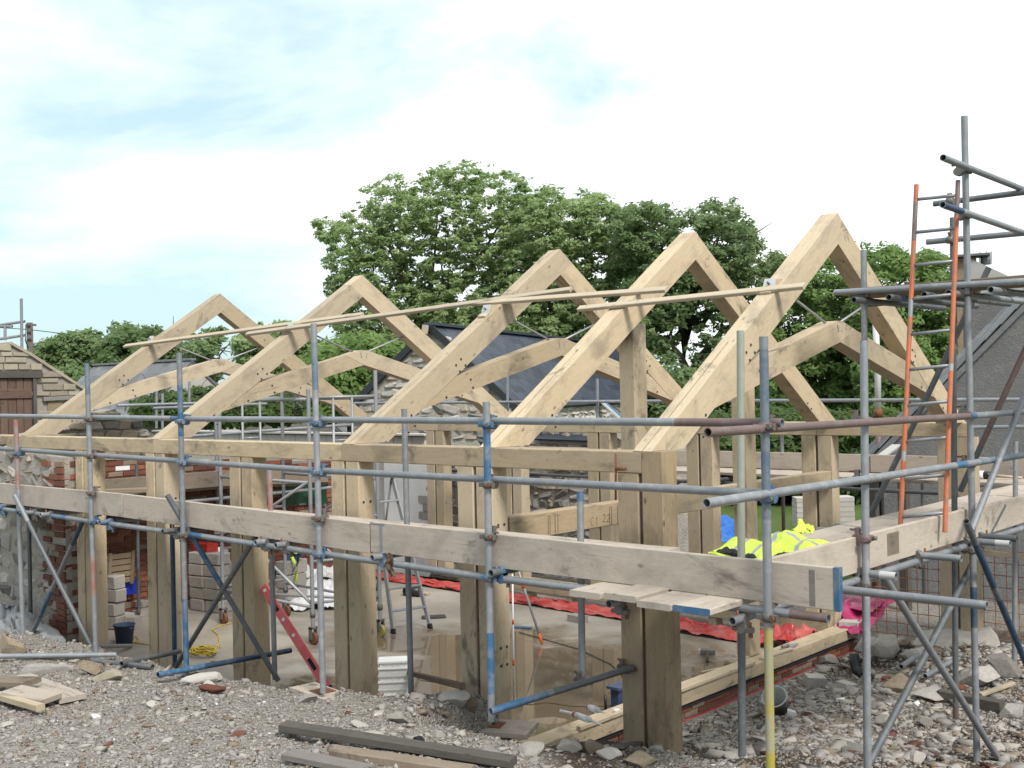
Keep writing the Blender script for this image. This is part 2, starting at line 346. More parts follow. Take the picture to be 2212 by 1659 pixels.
def tube_obj(name, p0, p1, mat='galvanised', bands=(), parent=None, r=TR, n=14):
    """hollow scaffold tube with painted lengths: bands = [(metres from, metres to, material)]"""
    L_ = (Vector(p1)-Vector(p0)).length; mats = [mat]; m = MB()
    cuts = [(0, L_, 0)]
    for a, b, pm in bands:
        a = max(a, 0); b = min(b, L_)
        if b <= a: continue
        if pm not in mats: mats.append(pm)
        k = mats.index(pm); out = []
        for c0, c1, mi in cuts:
            if a > c0: out.append((c0, min(a, c1), mi)) if min(a, c1) > c0 else None
            if b > c0 and a < c1: out.append((max(a, c0), min(b, c1), k))
            if b < c1: out.append((max(b, c0), c1, mi)) if c1 > max(b, c0) else None
        cuts = out
    for c0, c1, mi in cuts: m.tube([(c0, 0, 0), (c1, 0, 0)], r, n, mi, caps=False)
    ri = r*.82; cs = [(math.cos(2*math.pi*k/n), math.sin(2*math.pi*k/n)) for k in range(n)]
    for x0, x1, fl in ((0, .12, 1), (L_, L_-.12, 0)):
        vs_ = [(x0, c*r, s_*r) for c, s_ in cs]+[(x0, c*ri, s_*ri) for c, s_ in cs]+[(x1, c*ri, s_*ri) for c, s_ in cs]
        fs = []
        for k in range(n):
            j = (k+1) % n
            for a, b, c, d in ((k, j, n+j, n+k), (n+k, n+j, 2*n+j, 2*n+k)): fs.append((a, b, c, d) if fl else (d, c, b, a))
        fs.append(tuple(2*n+k for k in range(n)) if fl else tuple(2*n+k for k in range(n-1, -1, -1)))
        m.add(vs_, fs, 0)
    return m.obj(name, mats, parent, frame(p0, p1))

def rock_mesh(name, mat, seed, sub=1, jit=.22, flat=1.0):
    r_ = random.Random(seed); t = (1+5**.5)/2
    v = [Vector(p).normalized() for p in [(-1, t, 0), (1, t, 0), (-1, -t, 0), (1, -t, 0), (0, -1, t), (0, 1, t), (0, -1, -t), (0, 1, -t), (t, 0, -1), (t, 0, 1), (-t, 0, -1), (-t, 0, 1)]]
    f = [(0, 11, 5), (0, 5, 1), (0, 1, 7), (0, 7, 10), (0, 10, 11), (1, 5, 9), (5, 11, 4), (11, 10, 2), (10, 7, 6), (7, 1, 8), (3, 9, 4), (3, 4, 2), (3, 2, 6), (3, 6, 8), (3, 8, 9), (4, 9, 5), (2, 4, 11), (6, 2, 10), (8, 6, 7), (9, 8, 1)]
    for _ in range(sub):
        mid = {}; nf = []
        def mp_(a, b):
            k = (min(a, b), max(a, b))
            if k not in mid: v.append(((v[a]+v[b])/2).normalized()); mid[k] = len(v)-1
            return mid[k]
        for a, b, c in f:
            x, y, z = mp_(a, b), mp_(b, c), mp_(c, a); nf += [(a, x, z), (b, y, x), (c, z, y), (x, y, z)]
        f = nf
    pl = [(Vector((r_.gauss(0, 1), r_.gauss(0, 1), r_.gauss(0, 1))).normalized(), r_.uniform(.42, .72)) for _ in range(13)]
    out = []
    for p in v:
        q = p*(1+r_.uniform(-jit, jit)*.5)
        for n_, d in pl:
            e = q.dot(n_)-d
            if e > 0: q = q-n_*e*.97
        out.append((q.x, q.y, q.z*flat))
    return MB().add(out, f).mesh(name, mat)
def chunk_mesh(name, mat, seed, j=.12, c=.16):
    """a squared block with worn corners, unit size, 44 triangles"""
    r_ = random.Random(seed); vs_ = []; idx = {}
    for sx in (-1, 1):
        for sy in (-1, 1):
            for sz in (-1, 1):
                o = [r_.uniform(-j, j)*.5 for _ in range(3)]
                for k in range(3):
                    p = [sx*.5, sy*.5, sz*.5]
                    cc = c*r_.uniform(.6, 1.3)
                    for q in range(3):
                        if q != k: p[q] *= (1-2*cc*.7)
                    idx[(sx, sy, sz, k)] = len(vs_); vs_.append((p[0]+o[0], p[1]+o[1], p[2]+o[2]))
    fs = []
    for k in range(3):
        a, b = (k+1) % 3, (k+2) % 3
        for s_ in (-1, 1):
            q = []
            for sa, sb in ((-1, -1), (1, -1), (1, 1), (-1, 1)):
                t = [0, 0, 0]; t[k] = s_; t[a] = sa; t[b] = sb; q.append(idx[(t[0], t[1], t[2], k)])
            fs.append(tuple(q if s_ > 0 else q[::-1]))
    for k in range(3):
        a, b = (k+1) % 3, (k+2) % 3
        for sa in (-1, 1):
            for sb in (-1, 1):
                def g(sk, pk):
                    t = [0, 0, 0]; t[k] = sk; t[a] = sa; t[b] = sb; return idx[(t[0], t[1], t[2], pk)]
                q = [g(-1, a), g(1, a), g(1, b), g(-1, b)]; fs.append(tuple(q if sa*sb > 0 else q[::-1]))
    for sx in (-1, 1):
        for sy in (-1, 1):
            for sz in (-1, 1):
                q = [idx[(sx, sy, sz, k)] for k in range(3)]; fs.append(tuple(q if sx*sy*sz > 0 else q[::-1]))
    return MB().add(vs_, fs).mesh(name, mat)
def inst(name, me, parent, M): return link(bpy.data.objects.new(name, me), parent, M)
def TRS(loc, rot=(0, 0, 0), sc=(1, 1, 1)):
    from mathutils import Euler
    return Matrix.LocRotScale(Vector(loc), Euler(rot), Vector(sc))
# ------------------------------------------------------------------ the ground
def sst(a, b, x):
    t = np.clip((x-a)/(b-a), 0, 1); return t*t*(3-2*t)
def _vn(x, y, s):
    x = x*s; y = y*s; xi = np.floor(x); yi = np.floor(y); fx = x-xi; fy = y-yi; fx = fx*fx*(3-2*fx); fy = fy*fy*(3-2*fy)
    h = lambda a, b: np.mod(np.sin(a*127.1+b*311.7)*43758.5453, 1)
    return (h(xi, yi)*(1-fx)+h(xi+1, yi)*fx)*(1-fy)+(h(xi, yi+1)*(1-fx)+h(xi+1, yi+1)*fx)*fy
def ground_z(x, y, rough=True):
    x = np.asarray(x, float); y = np.asarray(y, float)
    zf = np.interp(x, [-9, -7.2, -5.6, -3.9, -2, -.25, 1.0, 1.8, 3], [.45, .50, .57, .58, .72, .80, .70, .62, .60])
    zn = zf + np.clip(-1.2-y, 0, 9)*np.interp(x, [-6, 0, 3], [.02, .05, .12])
    e0 = np.interp(x, [-8, -4, -2.6, -1.7, -1.2, -1], [-1.1, -1.05, -1.02, -.85, -.5, -.3]); e1 = np.interp(x, [-8, -4, -2.6, -1.7, -1.2, -1], [-.3, -.25, -.15, .1, .28, .3])
    left = zn*(1-sst(e0, e1, y)) - .06*sst(e0, e1, y)
    # right of the gable
    base = np.interp(y, [-.6, 0, 1, 2, 3.5, 5, 6.5, 8], [.72, .52, .36, .22, .16, .22, .25, .1])
    trench = np.interp(x, [-1, -.75, -.3, .3, 3], [-.16, -.14, .0, 1, 1.2])
    right = np.where(x > .3, base, np.where(x > -.3, -.10+(base+.10)*sst(-.6, .35, x), -.10+(base+.10)*sst(-.6, .35, x)))
    right = np.minimum(right, zn+.05) if False else right
    right = right*sst(-1.3, -.3, y)+zn*(1-sst(-1.3, -.3, y))
    heap = .24*np.exp(-(((x+.42)/.38)**2+((y-5.3)/.4)**2)) + .14*np.exp(-(((x-1.5)/.5)**2+((y-4.6)/.8)**2))
    right = right+heap
    hole = -.13*np.exp(-(((x-.35)/.4)**2+((y+.12)/.25)**2))
    k = sst(-1.08, -.92, x)
    z = left*(1-k)+right*k+hole
    back = sst(6.4, 7.4, y); z = z*(1-back)+(-.02)*back
    b_ = sst(-16, -12, x)*(1-sst(8.5, 12, x))*sst(-12, -10, y)*(1-sst(9.4, 10.4, y)); z = z*b_-.28*(1-b_)
    if rough: z = z+(_vn(x, y, 1.7)-.5)*.07*(z > .03)+(_vn(x, y, 5.3)-.5)*.045*(z > .0)+(_vn(x, y, 14)-.5)*.022*(z > .0)
    return z
def build_ground():
    xs = np.concatenate([np.arange(-16, -9, .35), np.arange(-9, 4.2, .055), np.arange(4.2, 12, .35)]); ys = np.concatenate([np.arange(-12, -4, .3), np.arange(-4, 6.6, .055), np.arange(6.6, 10.5, .3)])
    gx, gy = np.meshgrid(xs, ys); gz = ground_z(gx, gy)
    me = bpy.data.meshes.new('ground'); n, m = len(xs), len(ys)
    v = np.stack([gx, gy, gz], -1).reshape(-1, 3)
    i = np.arange(n*m).reshape(m, n); f = np.stack([i[:-1, :-1], i[:-1, 1:], i[1:, 1:], i[1:, :-1]], -1).reshape(-1, 4)
    me.vertices.add(len(v)); me.vertices.foreach_set('co', v.ravel()); me.loops.add(f.size); me.loops.foreach_set('vertex_index', f.ravel().astype(np.int32))
    me.polygons.add(len(f)); me.polygons.foreach_set('loop_start', np.arange(0, f.size, 4, dtype=np.int32)); me.update(); me.validate()
    e = (np.exp(-(((gx+.1)/.75)**2+((gy+.75)/.42)**2))*1.0 + np.exp(-(((gx-1.25)/.8)**2+((gy-.25)/.5)**2))*.85 + np.exp(-(((gx-2.1)/.7)**2+((gy-1.6)/.9)**2))*.9
         + np.exp(-(((gx+.2)/.7)**2+((gy-5.1)/.55)**2))*1.1 + np.exp(-(((gx+.1)/.35)**2+((gy-3.9)/1.4)**2))*.35 + np.exp(-(((gx-.9)/.5)**2+((gy+1.25)/.3)**2))*.7 + .28*(_vn(gx, gy, 1.1)-.45) + .38*sst(-1.0, -.6, gx)*sst(-.4, .1, gy) + .5*np.exp(-(((gx-2.6)/.9)**2+((gy-.3)/1.4)**2)))
    at = me.attributes.new('earth', 'FLOAT', 'POINT'); at.data.foreach_set('value', np.clip(e*1.3, 0, 1).ravel().astype(np.float32))
    me.materials.append(MATS['rubble_ground']); me.polygons.foreach_set('use_smooth', [True]*len(f))
    o = bpy.data.objects.new('ground', me); link(o); o['kind'] = 'structure'
build_ground()
tag(MB().add([(-700, -300, -.2), (700, -300, -.2), (700, 900, -.2), (-700, 900, -.2)], [(0, 1, 2, 3)]).obj('grass_field', 'grass'), kind='structure')
tag(MB().box((-10.0, -.12, -.3), (-1.12, 6.05, 0.0)).obj('concrete_slab', 'slab_concrete'), kind='structure')
def puddle(cx, cy, rx, ry, seed):
    r_ = random.Random(seed); ph = [r_.uniform(0, 6.28) for _ in range(6)]; pts = []
    for k in range(72):
        a = 2*math.pi*k/72; q = 1+.16*math.sin(2*a+ph[0])+.13*math.sin(3*a+ph[1])+.09*math.sin(5*a+ph[2])+.06*math.sin(9*a+ph[3])+.035*math.sin(17*a+ph[4])
        pts.append((max(-9.8, min(-1.3, cx+rx*q*math.cos(a))), max(-.05, cy+ry*q*math.sin(a)), .005))
    tag(MB().add(pts, [tuple(range(72))]).obj('puddle', 'puddle_water'), kind='structure')
puddle(-3.0, 2.3, 1.0, .85, 3)

# ------------------------------------------------------------------ the oak frame
WB = 5.74                                   # inner face of the far wall plate
YA = 2.92
POSTG, PLATEG, TRUSSG = 'oak posts of the frame', 'oak wall plates', 'oak roof trusses'
def bolt_mesh():
    m = MB(); n = 10
    for r0, x0, x1, mi in ((.0125, 0, .003, 0), (.008, .003, .0045, 1)):
        m.tube([(x0, 0, 0), (x1, 0, 0)], r0, n, mi, smooth=False)
    return m.mesh('bolt', ['coupler_steel', 'coal'])
BOLT = bolt_mesh()
def post(x0, y0, z0, z1, label, z1b=None, mat='oak', t=.18, gap=.03, mat2=None):
    """two oak timbers side by side with a dark packing strip set back between them"""
    o = empty('oak_post', (x0+t, y0+t/2, z0), label, 'post', POSTG)
    beam('timber', (x0+t/2, y0+t/2, z0), (x0+t/2, y0+t/2, z1), t, t, mat, o, (0, -1, 0), .008)
    beam('timber', (x0+t*1.5+gap, y0+t/2, z0), (x0+t*1.5+gap, y0+t/2, z1b or z1), t, t, mat2 or mat, o, (0, -1, 0), .008)
    beam('packing_strip', (x0+t+gap/2, y0+t/2, z0), (x0+t+gap/2, y0+t/2, z1-.002), gap-.002, t-.05, 'old_timber' if mat2 else 'door_wood', o, (0, -1, 0))
    return o
BAY = 1.62
near = [(0, .36, 2.408, 'nearest corner oak post, its foot in a soil hole', 2.565), (1, -.02, 2.408, 'oak post behind the blue and grey scaffold pole, white rod at its edge', None),
        (2, -.02, 2.408, 'oak post right of the red spirit level, white crate at its foot', None), (3, -.02, 2.408, 'oak post against which the red spirit level leans', None),
        (4, -.02, 2.408, 'oak post left of the yellow rope coil', None), (5, -.02, 2.408, 'leftmost front oak post beside the old brick jamb', None)]
NP = []
for i, z0, z1, lab, zb in near:
    p = post(-i*BAY, 0, z0, z1, lab, zb, 'oak_grey' if i == 0 else 'oak'); NP.append(p)
far = [(0, .33, 'far oak post standing on the big stone block'), (1, .0, 'oak post at the back corner of the gable sill'), (2, .25, 'back oak post seen beside the nearest corner post, blue tarp behind'),
       (3, .25, 'back oak post right of the pale stone wall patch'), (4, .25, 'back oak post showing just right of the bolted front post'), (5, .25, 'back oak post at the broken edge of the white wall')]
for i, z0, lab in far: post(-i*BAY+.02, WB, z0, 2.408, lab)
def bolts(parent, pts, nrm=(1, 0, 0)):
    for p in pts:
        q = Vector(nrm).to_track_quat('X', 'Z').to_matrix().to_4x4(); inst('bolt', BOLT, parent, Matrix.Translation(Vector(p)) @ q)
bolts(NP[1], [(-1.62+.39+.001, yy, zz) for zz in (1.95, 1.80, .98, .84) for yy in (.06, .13)])
bolts(NP[2], [(-3.24+.39+.001, yy, 2.05) for yy in (.05, .13)])
bolts(NP[4], [(-6.48+.39+.001, yy, 1.92) for yy in (.05, .13)])

def plate(xa, xb, y0, label, mat='oak'):
    o = empty('wall_plate', ((xa+xb)/2, y0+.09, 2.41), label, 'beam', PLATEG)
    beam('timber', (xa+.003, y0+.09, 2.4875), (xb-.003, y0+.09, 2.4875), .18, .155, mat, o, (0, 0, 1), .007); return o
plate(-3.08, .215, 0, 'grey stained front wall plate ending at the corner post', 'oak_grey')
plate(-6.31, -3.08, 0, 'clean middle length of the front wall plate')
plate(-12.5, -6.31, 0, 'leftmost front wall plate, running over the old stone wall')
pb = plate(-1.40, .36, WB, 'short far wall plate between gable and the far post')
plate(-4.70, -1.40, WB, 'back wall plate with the dark stain, behind the middle trusses', 'oak')
plate(-9.9, -4.70, WB, 'long back wall plate under the left trusses')

def truss(x0, x1, label, near_over=True, brace=True, feet=4, mat='oak', bracket=True):
    top = lambda y: 2.565+(4.53-2.565)*y/YA; sl = (4.53-2.565)/YA; bot = lambda y: 2.288+sl*y
    o = empty('roof_truss', ((x0+x1)/2, YA, 2.565), label, 'roof truss', TRUSSG)
    xm = (x0+x1)/2; Q = (YA+.206, 4.53-sl*.206)
    long_ = [(0.0, 2.567), (YA, 4.53), Q, (.404+.004, 2.567)]; short = [(YA, bot(YA)), (Q[0]-.002, Q[1]-.002), (2*YA, 2.567), (2*YA-.404, 2.567)]
    mir = lambda pg: [(2*YA-a, b) for a, b in pg][::-1]
    A, B = (long_, short) if near_over else (mir(short), mir(long_))
    def member(nm, pg, slot):
        # local X runs along the member so that the grain does too
        lo = min(pg, key=lambda q: q[1]); hi = max(pg, key=lambda q: q[1]); sgn = 1 if hi[0] > lo[0] else -1
        M = frame((xm, lo[0], lo[1]), (xm, lo[0]+sgn, lo[1]+sl)); Mi = M.inverted(); m = MB()
        def ex(pg_, a, b):
            n = len(pg_); vs_ = [Mi @ Vector((a, q[0], q[1])) for q in pg_]+[Mi @ Vector((b, q[0], q[1])) for q in pg_]
            m.add(vs_, [tuple(range(n)), tuple(range(2*n-1, n-1, -1))]+[(i, n+i, n+(i+1) % n, (i+1) % n) for i in range(n)])
        if slot:
            ex(pg, x0, xm-.006); ex(pg, xm+.006, x1); k = .40
            c = [(a, b) for a, b in pg]; cut = [(c[0][0]+(c[1][0]-c[0][0])*k, c[0][1]+(c[1][1]-c[0][1])*k-.002), (c[1][0], c[1][1]-.002), c[2], (c[3][0]+(c[2][0]-c[3][0])*k, c[3][1]+(c[2][1]-c[3][1])*k)]
            ex(cut, xm-.0058, xm+.0058)
        else: ex(pg, x0, x1)
        return m.obj(nm, mat, o, M)
    if near_over: member('rafter', A, True); member('rafter', B, False)
    else: member('rafter', A, False); member('rafter', B, False)
    # arched lower ties
    if brace:
        s = .255; ta = lambda y: 3.58-s*abs(YA-y); ba = lambda y: 3.385-s*abs(YA-y)
        yl, yh = .83, 1.309; g = .004
        q2 = (YA+.30, 3.58-s*.30)
        lg = [(yl, ba(yl)-.0), (yh, ta(yh)-.0), (YA-.05, 3.572), (YA+.05, 3.572), q2, (YA, 3.385)]; sh = [(YA+.003, 3.383), (q2[0]+.003, q2[1]-.002), (2*YA-yh, ta(yh)), (2*YA-yl, ba(yl))]
        if not near_over: lg, sh = mir(sh), mir(lg)
        for pg in (lg, sh):
            pg = [(a, b-g) for a, b in pg]; lo = min(pg, key=lambda q: q[1]); sg = 1 if lo[0] < YA else -1
            M = frame((xm, lo[0], lo[1]), (xm, lo[0]+sg, lo[1]+s)); Mi = M.inverted(); m = MB(); n = len(pg)
            vs_ = [Mi @ Vector((a, q[0], q[1])) for a in (x0+.001, x1-.001) for q in pg]
            m.add(vs_, [tuple(range(n)), tuple(range(2*n-1, n-1, -1))]+[(i, n+i, n+(i+1) % n, (i+1) % n) for i in range(n)]).obj('arched_tie', mat, o, M)
        for sg in (-1, 1):
            y1 = YA+sg*1.03; p1 = Vector((xm, y1, top(YA-1.03)+.02)); p0 = Vector((xm, YA-sg*.06, 3.49))
            p0b = p0+(p1-p0)*.02
            MB().tube([p0, p1], .011, 8).obj('tie_rod', 'aluminium', o)
        for k in (-.035, .035): MB().bar((x1-.001, YA+k, 3.47), (x1-.001, YA+k*1.5, 3.535), .012, .012).obj('rod_end', 'aluminium', o)
        if bracket:
            y0 = YA-1.08; c = Vector((xm, y0, top(y0))); al = Vector((0, 1, sl)).normalized(); nn = Vector((0, -sl, 1)).normalized(); rd = Vector((0, -.92, .40)).normalized(); rz = Vector((0, .40, .92)).normalized()
            bx = min(.05, (x1-x0)/2-.01); a0 = c-al*.035+nn*.002; a3 = a0+rz*.10; a1 = c+al*.15+nn*.002
            m = MB(); m.prism([(q.y, q.z) for q in (a0, a3, a1)], xm-bx, xm+bx); blk = m.obj('packing_block', 'oak', o)
            cen = a0+rz*.055
            MB().bar(cen+rd*.002, cen+rd*.010, .105, .105, up=rz, ch=.002).obj('washer_plate', 'white_steel', blk)
            MB().tube([cen, cen+rd*.04], .010, 8).obj('rod_nut', 'coupler_steel', o)
            ft = c-al*.045+nn*.012; MB().bar(ft-al*.05, ft+al*.0, 2*bx, .02, up=nn).obj('heel_block', 'pine', o)
    xs_ = x1+.001
    fp = [(.62, 2.735), (.70, 2.80), (.74, 2.70), (.66, 2.64)] if feet else []
    if brace: fp += [(1.30, 3.27), (1.37, 3.33), (1.43, 3.27), (1.35, 3.21), (1.50, 3.13), (1.53, 3.05), (1.16, 2.86+.10)]
    bolts(o, [(xs_, a, b) for a, b in fp]+[(xs_, 2*YA-a, b) for a, b in fp])
    return o
truss(.14, .30, 'nearest and rightmost roof truss, largest of the peaked oak frames')
TG = truss(-1.36, -1.19, 'gable roof truss with upright posts under it and no arched tie', True, False)
truss(-3.07, -2.91, 'middle roof truss, crossed by two battens, peak dark stained')
truss(-6.36, -6.20, 'second roof truss from the left, its far rafter lapping over at the peak', False)
truss(-9.58, -9.42, 'leftmost and smallest looking roof truss, black stained rafter', True)

# gable posts, rail, sill
for y0, top_, lab in ((1.87, 3.60, 'tall oak gable post under the front slope of the gable truss'), (3.80, 3.60, 'tall oak gable post under the back slope of the gable truss')):
    o = empty('gable_post', (-1.28, y0+.1, .2), lab, 'post', 'gable posts')
    beam('timber', (-1.28, y0+.1, .212), (-1.28, y0+.1, top_), .17, .20, 'oak', o, (0, -1, 0), .008)
for a, b, lab in ((.19, 1.86, 'short oak gable rail with black pencil lines, left of the corner post'), (2.08, 3.79, 'middle oak gable rail behind the nearest corner post'), (4.01, 5.72, 'oak gable rail running to the back corner post')):
    o = empty('gable_rail', (-1.28, (a+b)/2, 1.80), lab, 'beam', 'gable rails')
    beam('timber', (-1.28, a, 1.90), (-1.28, b, 1.90), .13, .20, 'oak_grey' if a < 1 else 'oak', o, (0, 0, 1), .006)
    if a < 1: RAIL = o
GLY = {'C': [[(.9, .85), (.5, 1), (.1, .75), (0, .4), (.2, .08), (.6, 0), (.95, .2)]], '1': [[(.3, .8), (.55, 1), (.5, 0)]], '2': [[(.05, .75), (.4, 1), (.8, .8), (.7, .5), (0, 0), (.9, .02)]]}
def handwriting(par, txt, x0, y0, w_, h_, X_, mat='crayon', skew=0.):
    """scribbled joiner's marks drawn on a side face"""
    for ch in txt:
        for st in GLY[ch]:
            pts = [pX(x0+q[0]*w_, y0-q[1]*h_+skew*q[0], X_) for q in st]; MB().tube(pts, .0022, 5).obj('pencil_mark', mat, par)
        x0 += w_*1.35; y0 += skew
handwriting(RAIL, 'C1', 1276, 1134, 7, 17, -1.2135); handwriting(RAIL, '22', 1302, 1127, 7, 17, -1.2135)
for x_ in (1184, 1188, 1199, 1205, 1317, 1321, 1334, 1339):
    yb_ = 1121-(x_-1104)*.1398; MB().tube([pX(x_, yb_+3, -1.2135), pX(x_+.5, yb_+44, -1.2135)], .0018, 5).obj('pencil_mark', 'coal', RAIL)
o = empty('sill_beam', (-1.12, 2.6, .1), 'oak sill along the low brick plinth at the gable', 'sill beam')
beam('timber', (-1.125, -.35, .135), (-1.125, WB+.10, .135), .21, .13, 'oak', o, (0, 0, 1), .006)
tag(beam('batten', (-1.02, .75, .222), (-1.02, 3.55, .222), .045, .036, 'pine'), 'thin sawn batten lying on the gable sill', 'batten')
tag(beam('offcut', (-1.05, 3.75, .215), (-1.03, 4.35, .215), .05, .025, 'pine'), 'short pale offcut on the gable sill near the mortar trowel', 'offcut')
o = empty('gable_plinth', (-1.12, 2.5, -.3), 'low brick plinth under the gable sill', 'wall')
MB().box((-1.21, -.4, -.3), (-1.035, 5.85, .048)).obj('mortar_core', 'mortar', o)
MB().box((-1.19, -.42, -.4), (-1.0, 5.88, -.075)).obj('footing', 'concrete', o)
MB().box((-1.215, -.42, .0485), (-1.005, 5.87, .058)).obj('damp_course', 'dpc', o)
MB().box((-1.03, -.42, -.0745), (-1.008, 5.87, -.064)).obj('membrane_edge', 'membrane_red', o)
BRK = [chunk_mesh('brick', m_, 40+i, .05, .03) for i, m_ in enumerate(('brick_red', 'brick_red', 'brick_orange', 'brick_red', 'brick_buff', 'brick_red'))]
for c in range(2):
    y = -.4-(.11 if c else 0)
    while y < 5.8:
        inst('brick', random.choice(BRK), o, TRS((-1.07+random.uniform(-.003, .003), y+.107, -.028+c*.052), (0, 0, 0), (.10, .214, .043))); y += .226
# back sill on packers
for a, b, lab in ((-7.0, -3.9, 'left length of the back oak sill on packers'), (-3.9, -1.24, 'right length of the back oak sill behind the red membrane')):
    o = empty('sill_beam', ((a+b)/2, WB+.1, .1), lab, 'sill beam', 'back sills')
    beam('timber', (a+.004, WB-.02, .21), (b-.004, WB-.02, .21), .20, .17, 'oak', o, (0, 0, 1), .007)
    x = a+.25
    while x < b-.1:
        MB().box((x, WB-.10, .002), (x+.10, WB+.06, .124)).obj('packer', 'pine', o); x += .78

handwriting(TG, 'C', 1523, 577, 9, 20, -1.1885)
# battens nailed across the rafters
def batten(x0, y0, z0, x1, y1, z1, lab):
    tag(beam('roof_batten', (x0, y0, z0), (x1, y1, z1), .07, .034, 'pine', None, (0, -.56, .83)), lab, 'batten', 'battens across the rafters')
tz = lambda y: 2.565+.673*y+.021
batten(-10.02, 1.72, tz(1.75), -5.2, 2.06, tz(2.00), 'leftmost sloping batten across the two left trusses')
batten(-6.95, 1.68, tz(1.78)-.0, -2.12, 2.13, tz(2.06)+.02, 'longest batten, between second and middle truss')
batten(-3.35, 2.02, tz(2.00), -.86, 1.93, tz(1.93), 'batten from the middle truss to the gable truss')
batten(-1.70, 1.72, tz(1.74), .55, 1.80, tz(1.80), 'rightmost batten, end beside the nearest truss')
# ------------------------------------------------------------------ scaffolding
def coupler_mesh(name, mats):
    m = MB()
    m.tube([(0, 0, -.024), (0, 0, .024)], .0315, 12, 0); m.tube([(-.026, .05, 0), (.026, .05, 0)], .0315, 12, 0)
    m.box((-.026, .012, -.026), (.026, .04, .026), 0)
    m.bar((.02, -.01, 0), (.062, -.012, 0), .03, .036, mi=0); m.bar((-.02, -.012, 0), (-.06, -.012, 0), .022, .03, mi=0)
    m.tube([(.048, -.045, 0), (.048, .03, 0)], .0075, 6, 1); m.tube([(.048, -.05, 0), (.048, -.032, 0)], .014, 6, 1)
    m.bar((0, .05, .03), (0, .052, .065), .03, .03, mi=0); m.tube([(0, .03, .052), (0, .10, .052)], .0075, 6, 1)
    return m.mesh(name, mats)
CPG = coupler_mesh('coupler', ['coupler_steel', 'rust']); CPB = coupler_mesh('coupler', ['blue_paint', 'coupler_steel']); CPR = coupler_mesh('coupler', ['rusty_tube', 'coupler_steel'])
def coupler(parent, p, side='front', me=None):
    """canonical: upright along Z, rail along X behind it (+Y)"""
    a = {'front': 0, 'right': math.pi/2, 'left': -math.pi/2, 'back': math.pi}[side]
    inst('coupler', me or CPG, parent, Matrix.Translation(Vector(p)) @ Matrix.Rotation(a, 4, 'Z'))
def upright(p0, p1, label, mat='galvanised', bands=(), cps=(), side='front', group='scaffold uprights', me=None):
    p0, p1 = Vector(p0), Vector(p1)
    o = empty('scaffold_upright', p0, label, 'scaffold pole', group)
    tube_obj('tube', p0, p1, mat, bands, o)
    for c in cps:
        z_, mm = c if isinstance(c, tuple) else (c, me)
        coupler(o, p0.lerp(p1, (z_-p0.z)/(p1.z-p0.z)), side, mm)
    return o
def rail(p0, p1, label, mat='galvanised', bands=(), group='scaffold rails', name='scaffold_rail', cat='scaffold pole'):
    return tag(tube_obj(name, p0, p1, mat, bands), label, cat, group)
Y1 = -1.1
B = 'blue_paint'
up = []
up.append(upright(pY(51, 1412, Y1), pY(34, 906, Y1), 'rusty topped leftmost scaffold upright at the picture edge', 'galvanised', [(1.75, 2.5, 'red_paint')], [(2.45, CPB), (1.83, CPB)]))
up.append(upright(pY(207, 1409, Y1), pY(187.5, 785, Y1), 'scaffold upright in front of the old brick jamb, blue at its top', 'galvanised', [(2.50, 3.0, 'faded_blue'), (.55, .95, 'red_paint')], [2.82, 2.46, (1.82, CPB), 2.10]))
up.append(upright(pY(403, 1462, Y1), pY(387, 762, Y1), 'scaffold upright with a bright blue foot and blue upper half', 'galvanised', [(.05, .68, B), (2.1, 2.55, B)], [(2.80, CPB), (2.44, CPB), 1.81]))
up.append(upright(pY(698, 1497, Y1), pY(677.5, 699, Y1), 'tall grey scaffold upright on a pale plank pad, middle of the front run', 'galvanised', [(2.30, 2.66, 'faded_blue')], [(2.79, CPB), (2.42, CPB), 2.07, (1.79, CPB)]))
up.append(upright(pY(1062, 1558, Y1), pY(1050.5, 868, Y1), 'scaffold upright with blue lower length and blue upper length, on the square plank pad', 'galvanised', [(.18, .58, B), (1.55, 1.93, B)], [(2.79, CPB), 2.40, 2.06, (1.79, CPB)]))
up.append(upright(Vector((1.80, Y1, .55)), pY(1649.5, 727, Y1), 'corner scaffold upright painted blue above and yellow at its foot', 'galvanised', [(0, 1.18, 'yellow_paint'), (1.75, 2.65, 'faded_blue')], [(2.79, CPR), (2.41, CPB), 1.78]))
# inner line along the frame
for (tp, ft, lab, mat, bd, zt) in (((582, 1011), (594, 1468), 'inner scaffold upright with a red stripe, left of the tall front upright', 'galvanised', [(1.5, 1.9, 'red_paint')], None),
                         ((873, 883), (888, 1497), 'inner scaffold upright standing between two front posts, beside the white crate', 'galvanised', [], None),
                         ((1253, 1061), (1258, 1470), 'short inner scaffold upright with a blue cap above the deck', 'galvanised', [(1.25, 1.40, B)], None),
                         ((1599.5, 714), (1603, 1632), 'pale greenish inner scaffold upright beside the hi-vis coats', 'pale_green_tube', [(0, .95, 'galvanised_dark')], None),
                         ((371, 1095), (378, 1442), 'dark blue inner scaffold upright left of the bright blue foot', 'dark_blue_paint', [], None),
                         ((62, 1090), (67, 1385), 'dark inner scaffold upright near the left edge in front of the stone wall', 'galvanised_dark', [], None)):
    p0 = pY(*ft, -.3); p1 = pY(*tp, -.3)
    up.append(upright(p0, p1, lab, mat, bd, [1.80] if p1.z > 1.9 else [], group='inner scaffold uprights'))
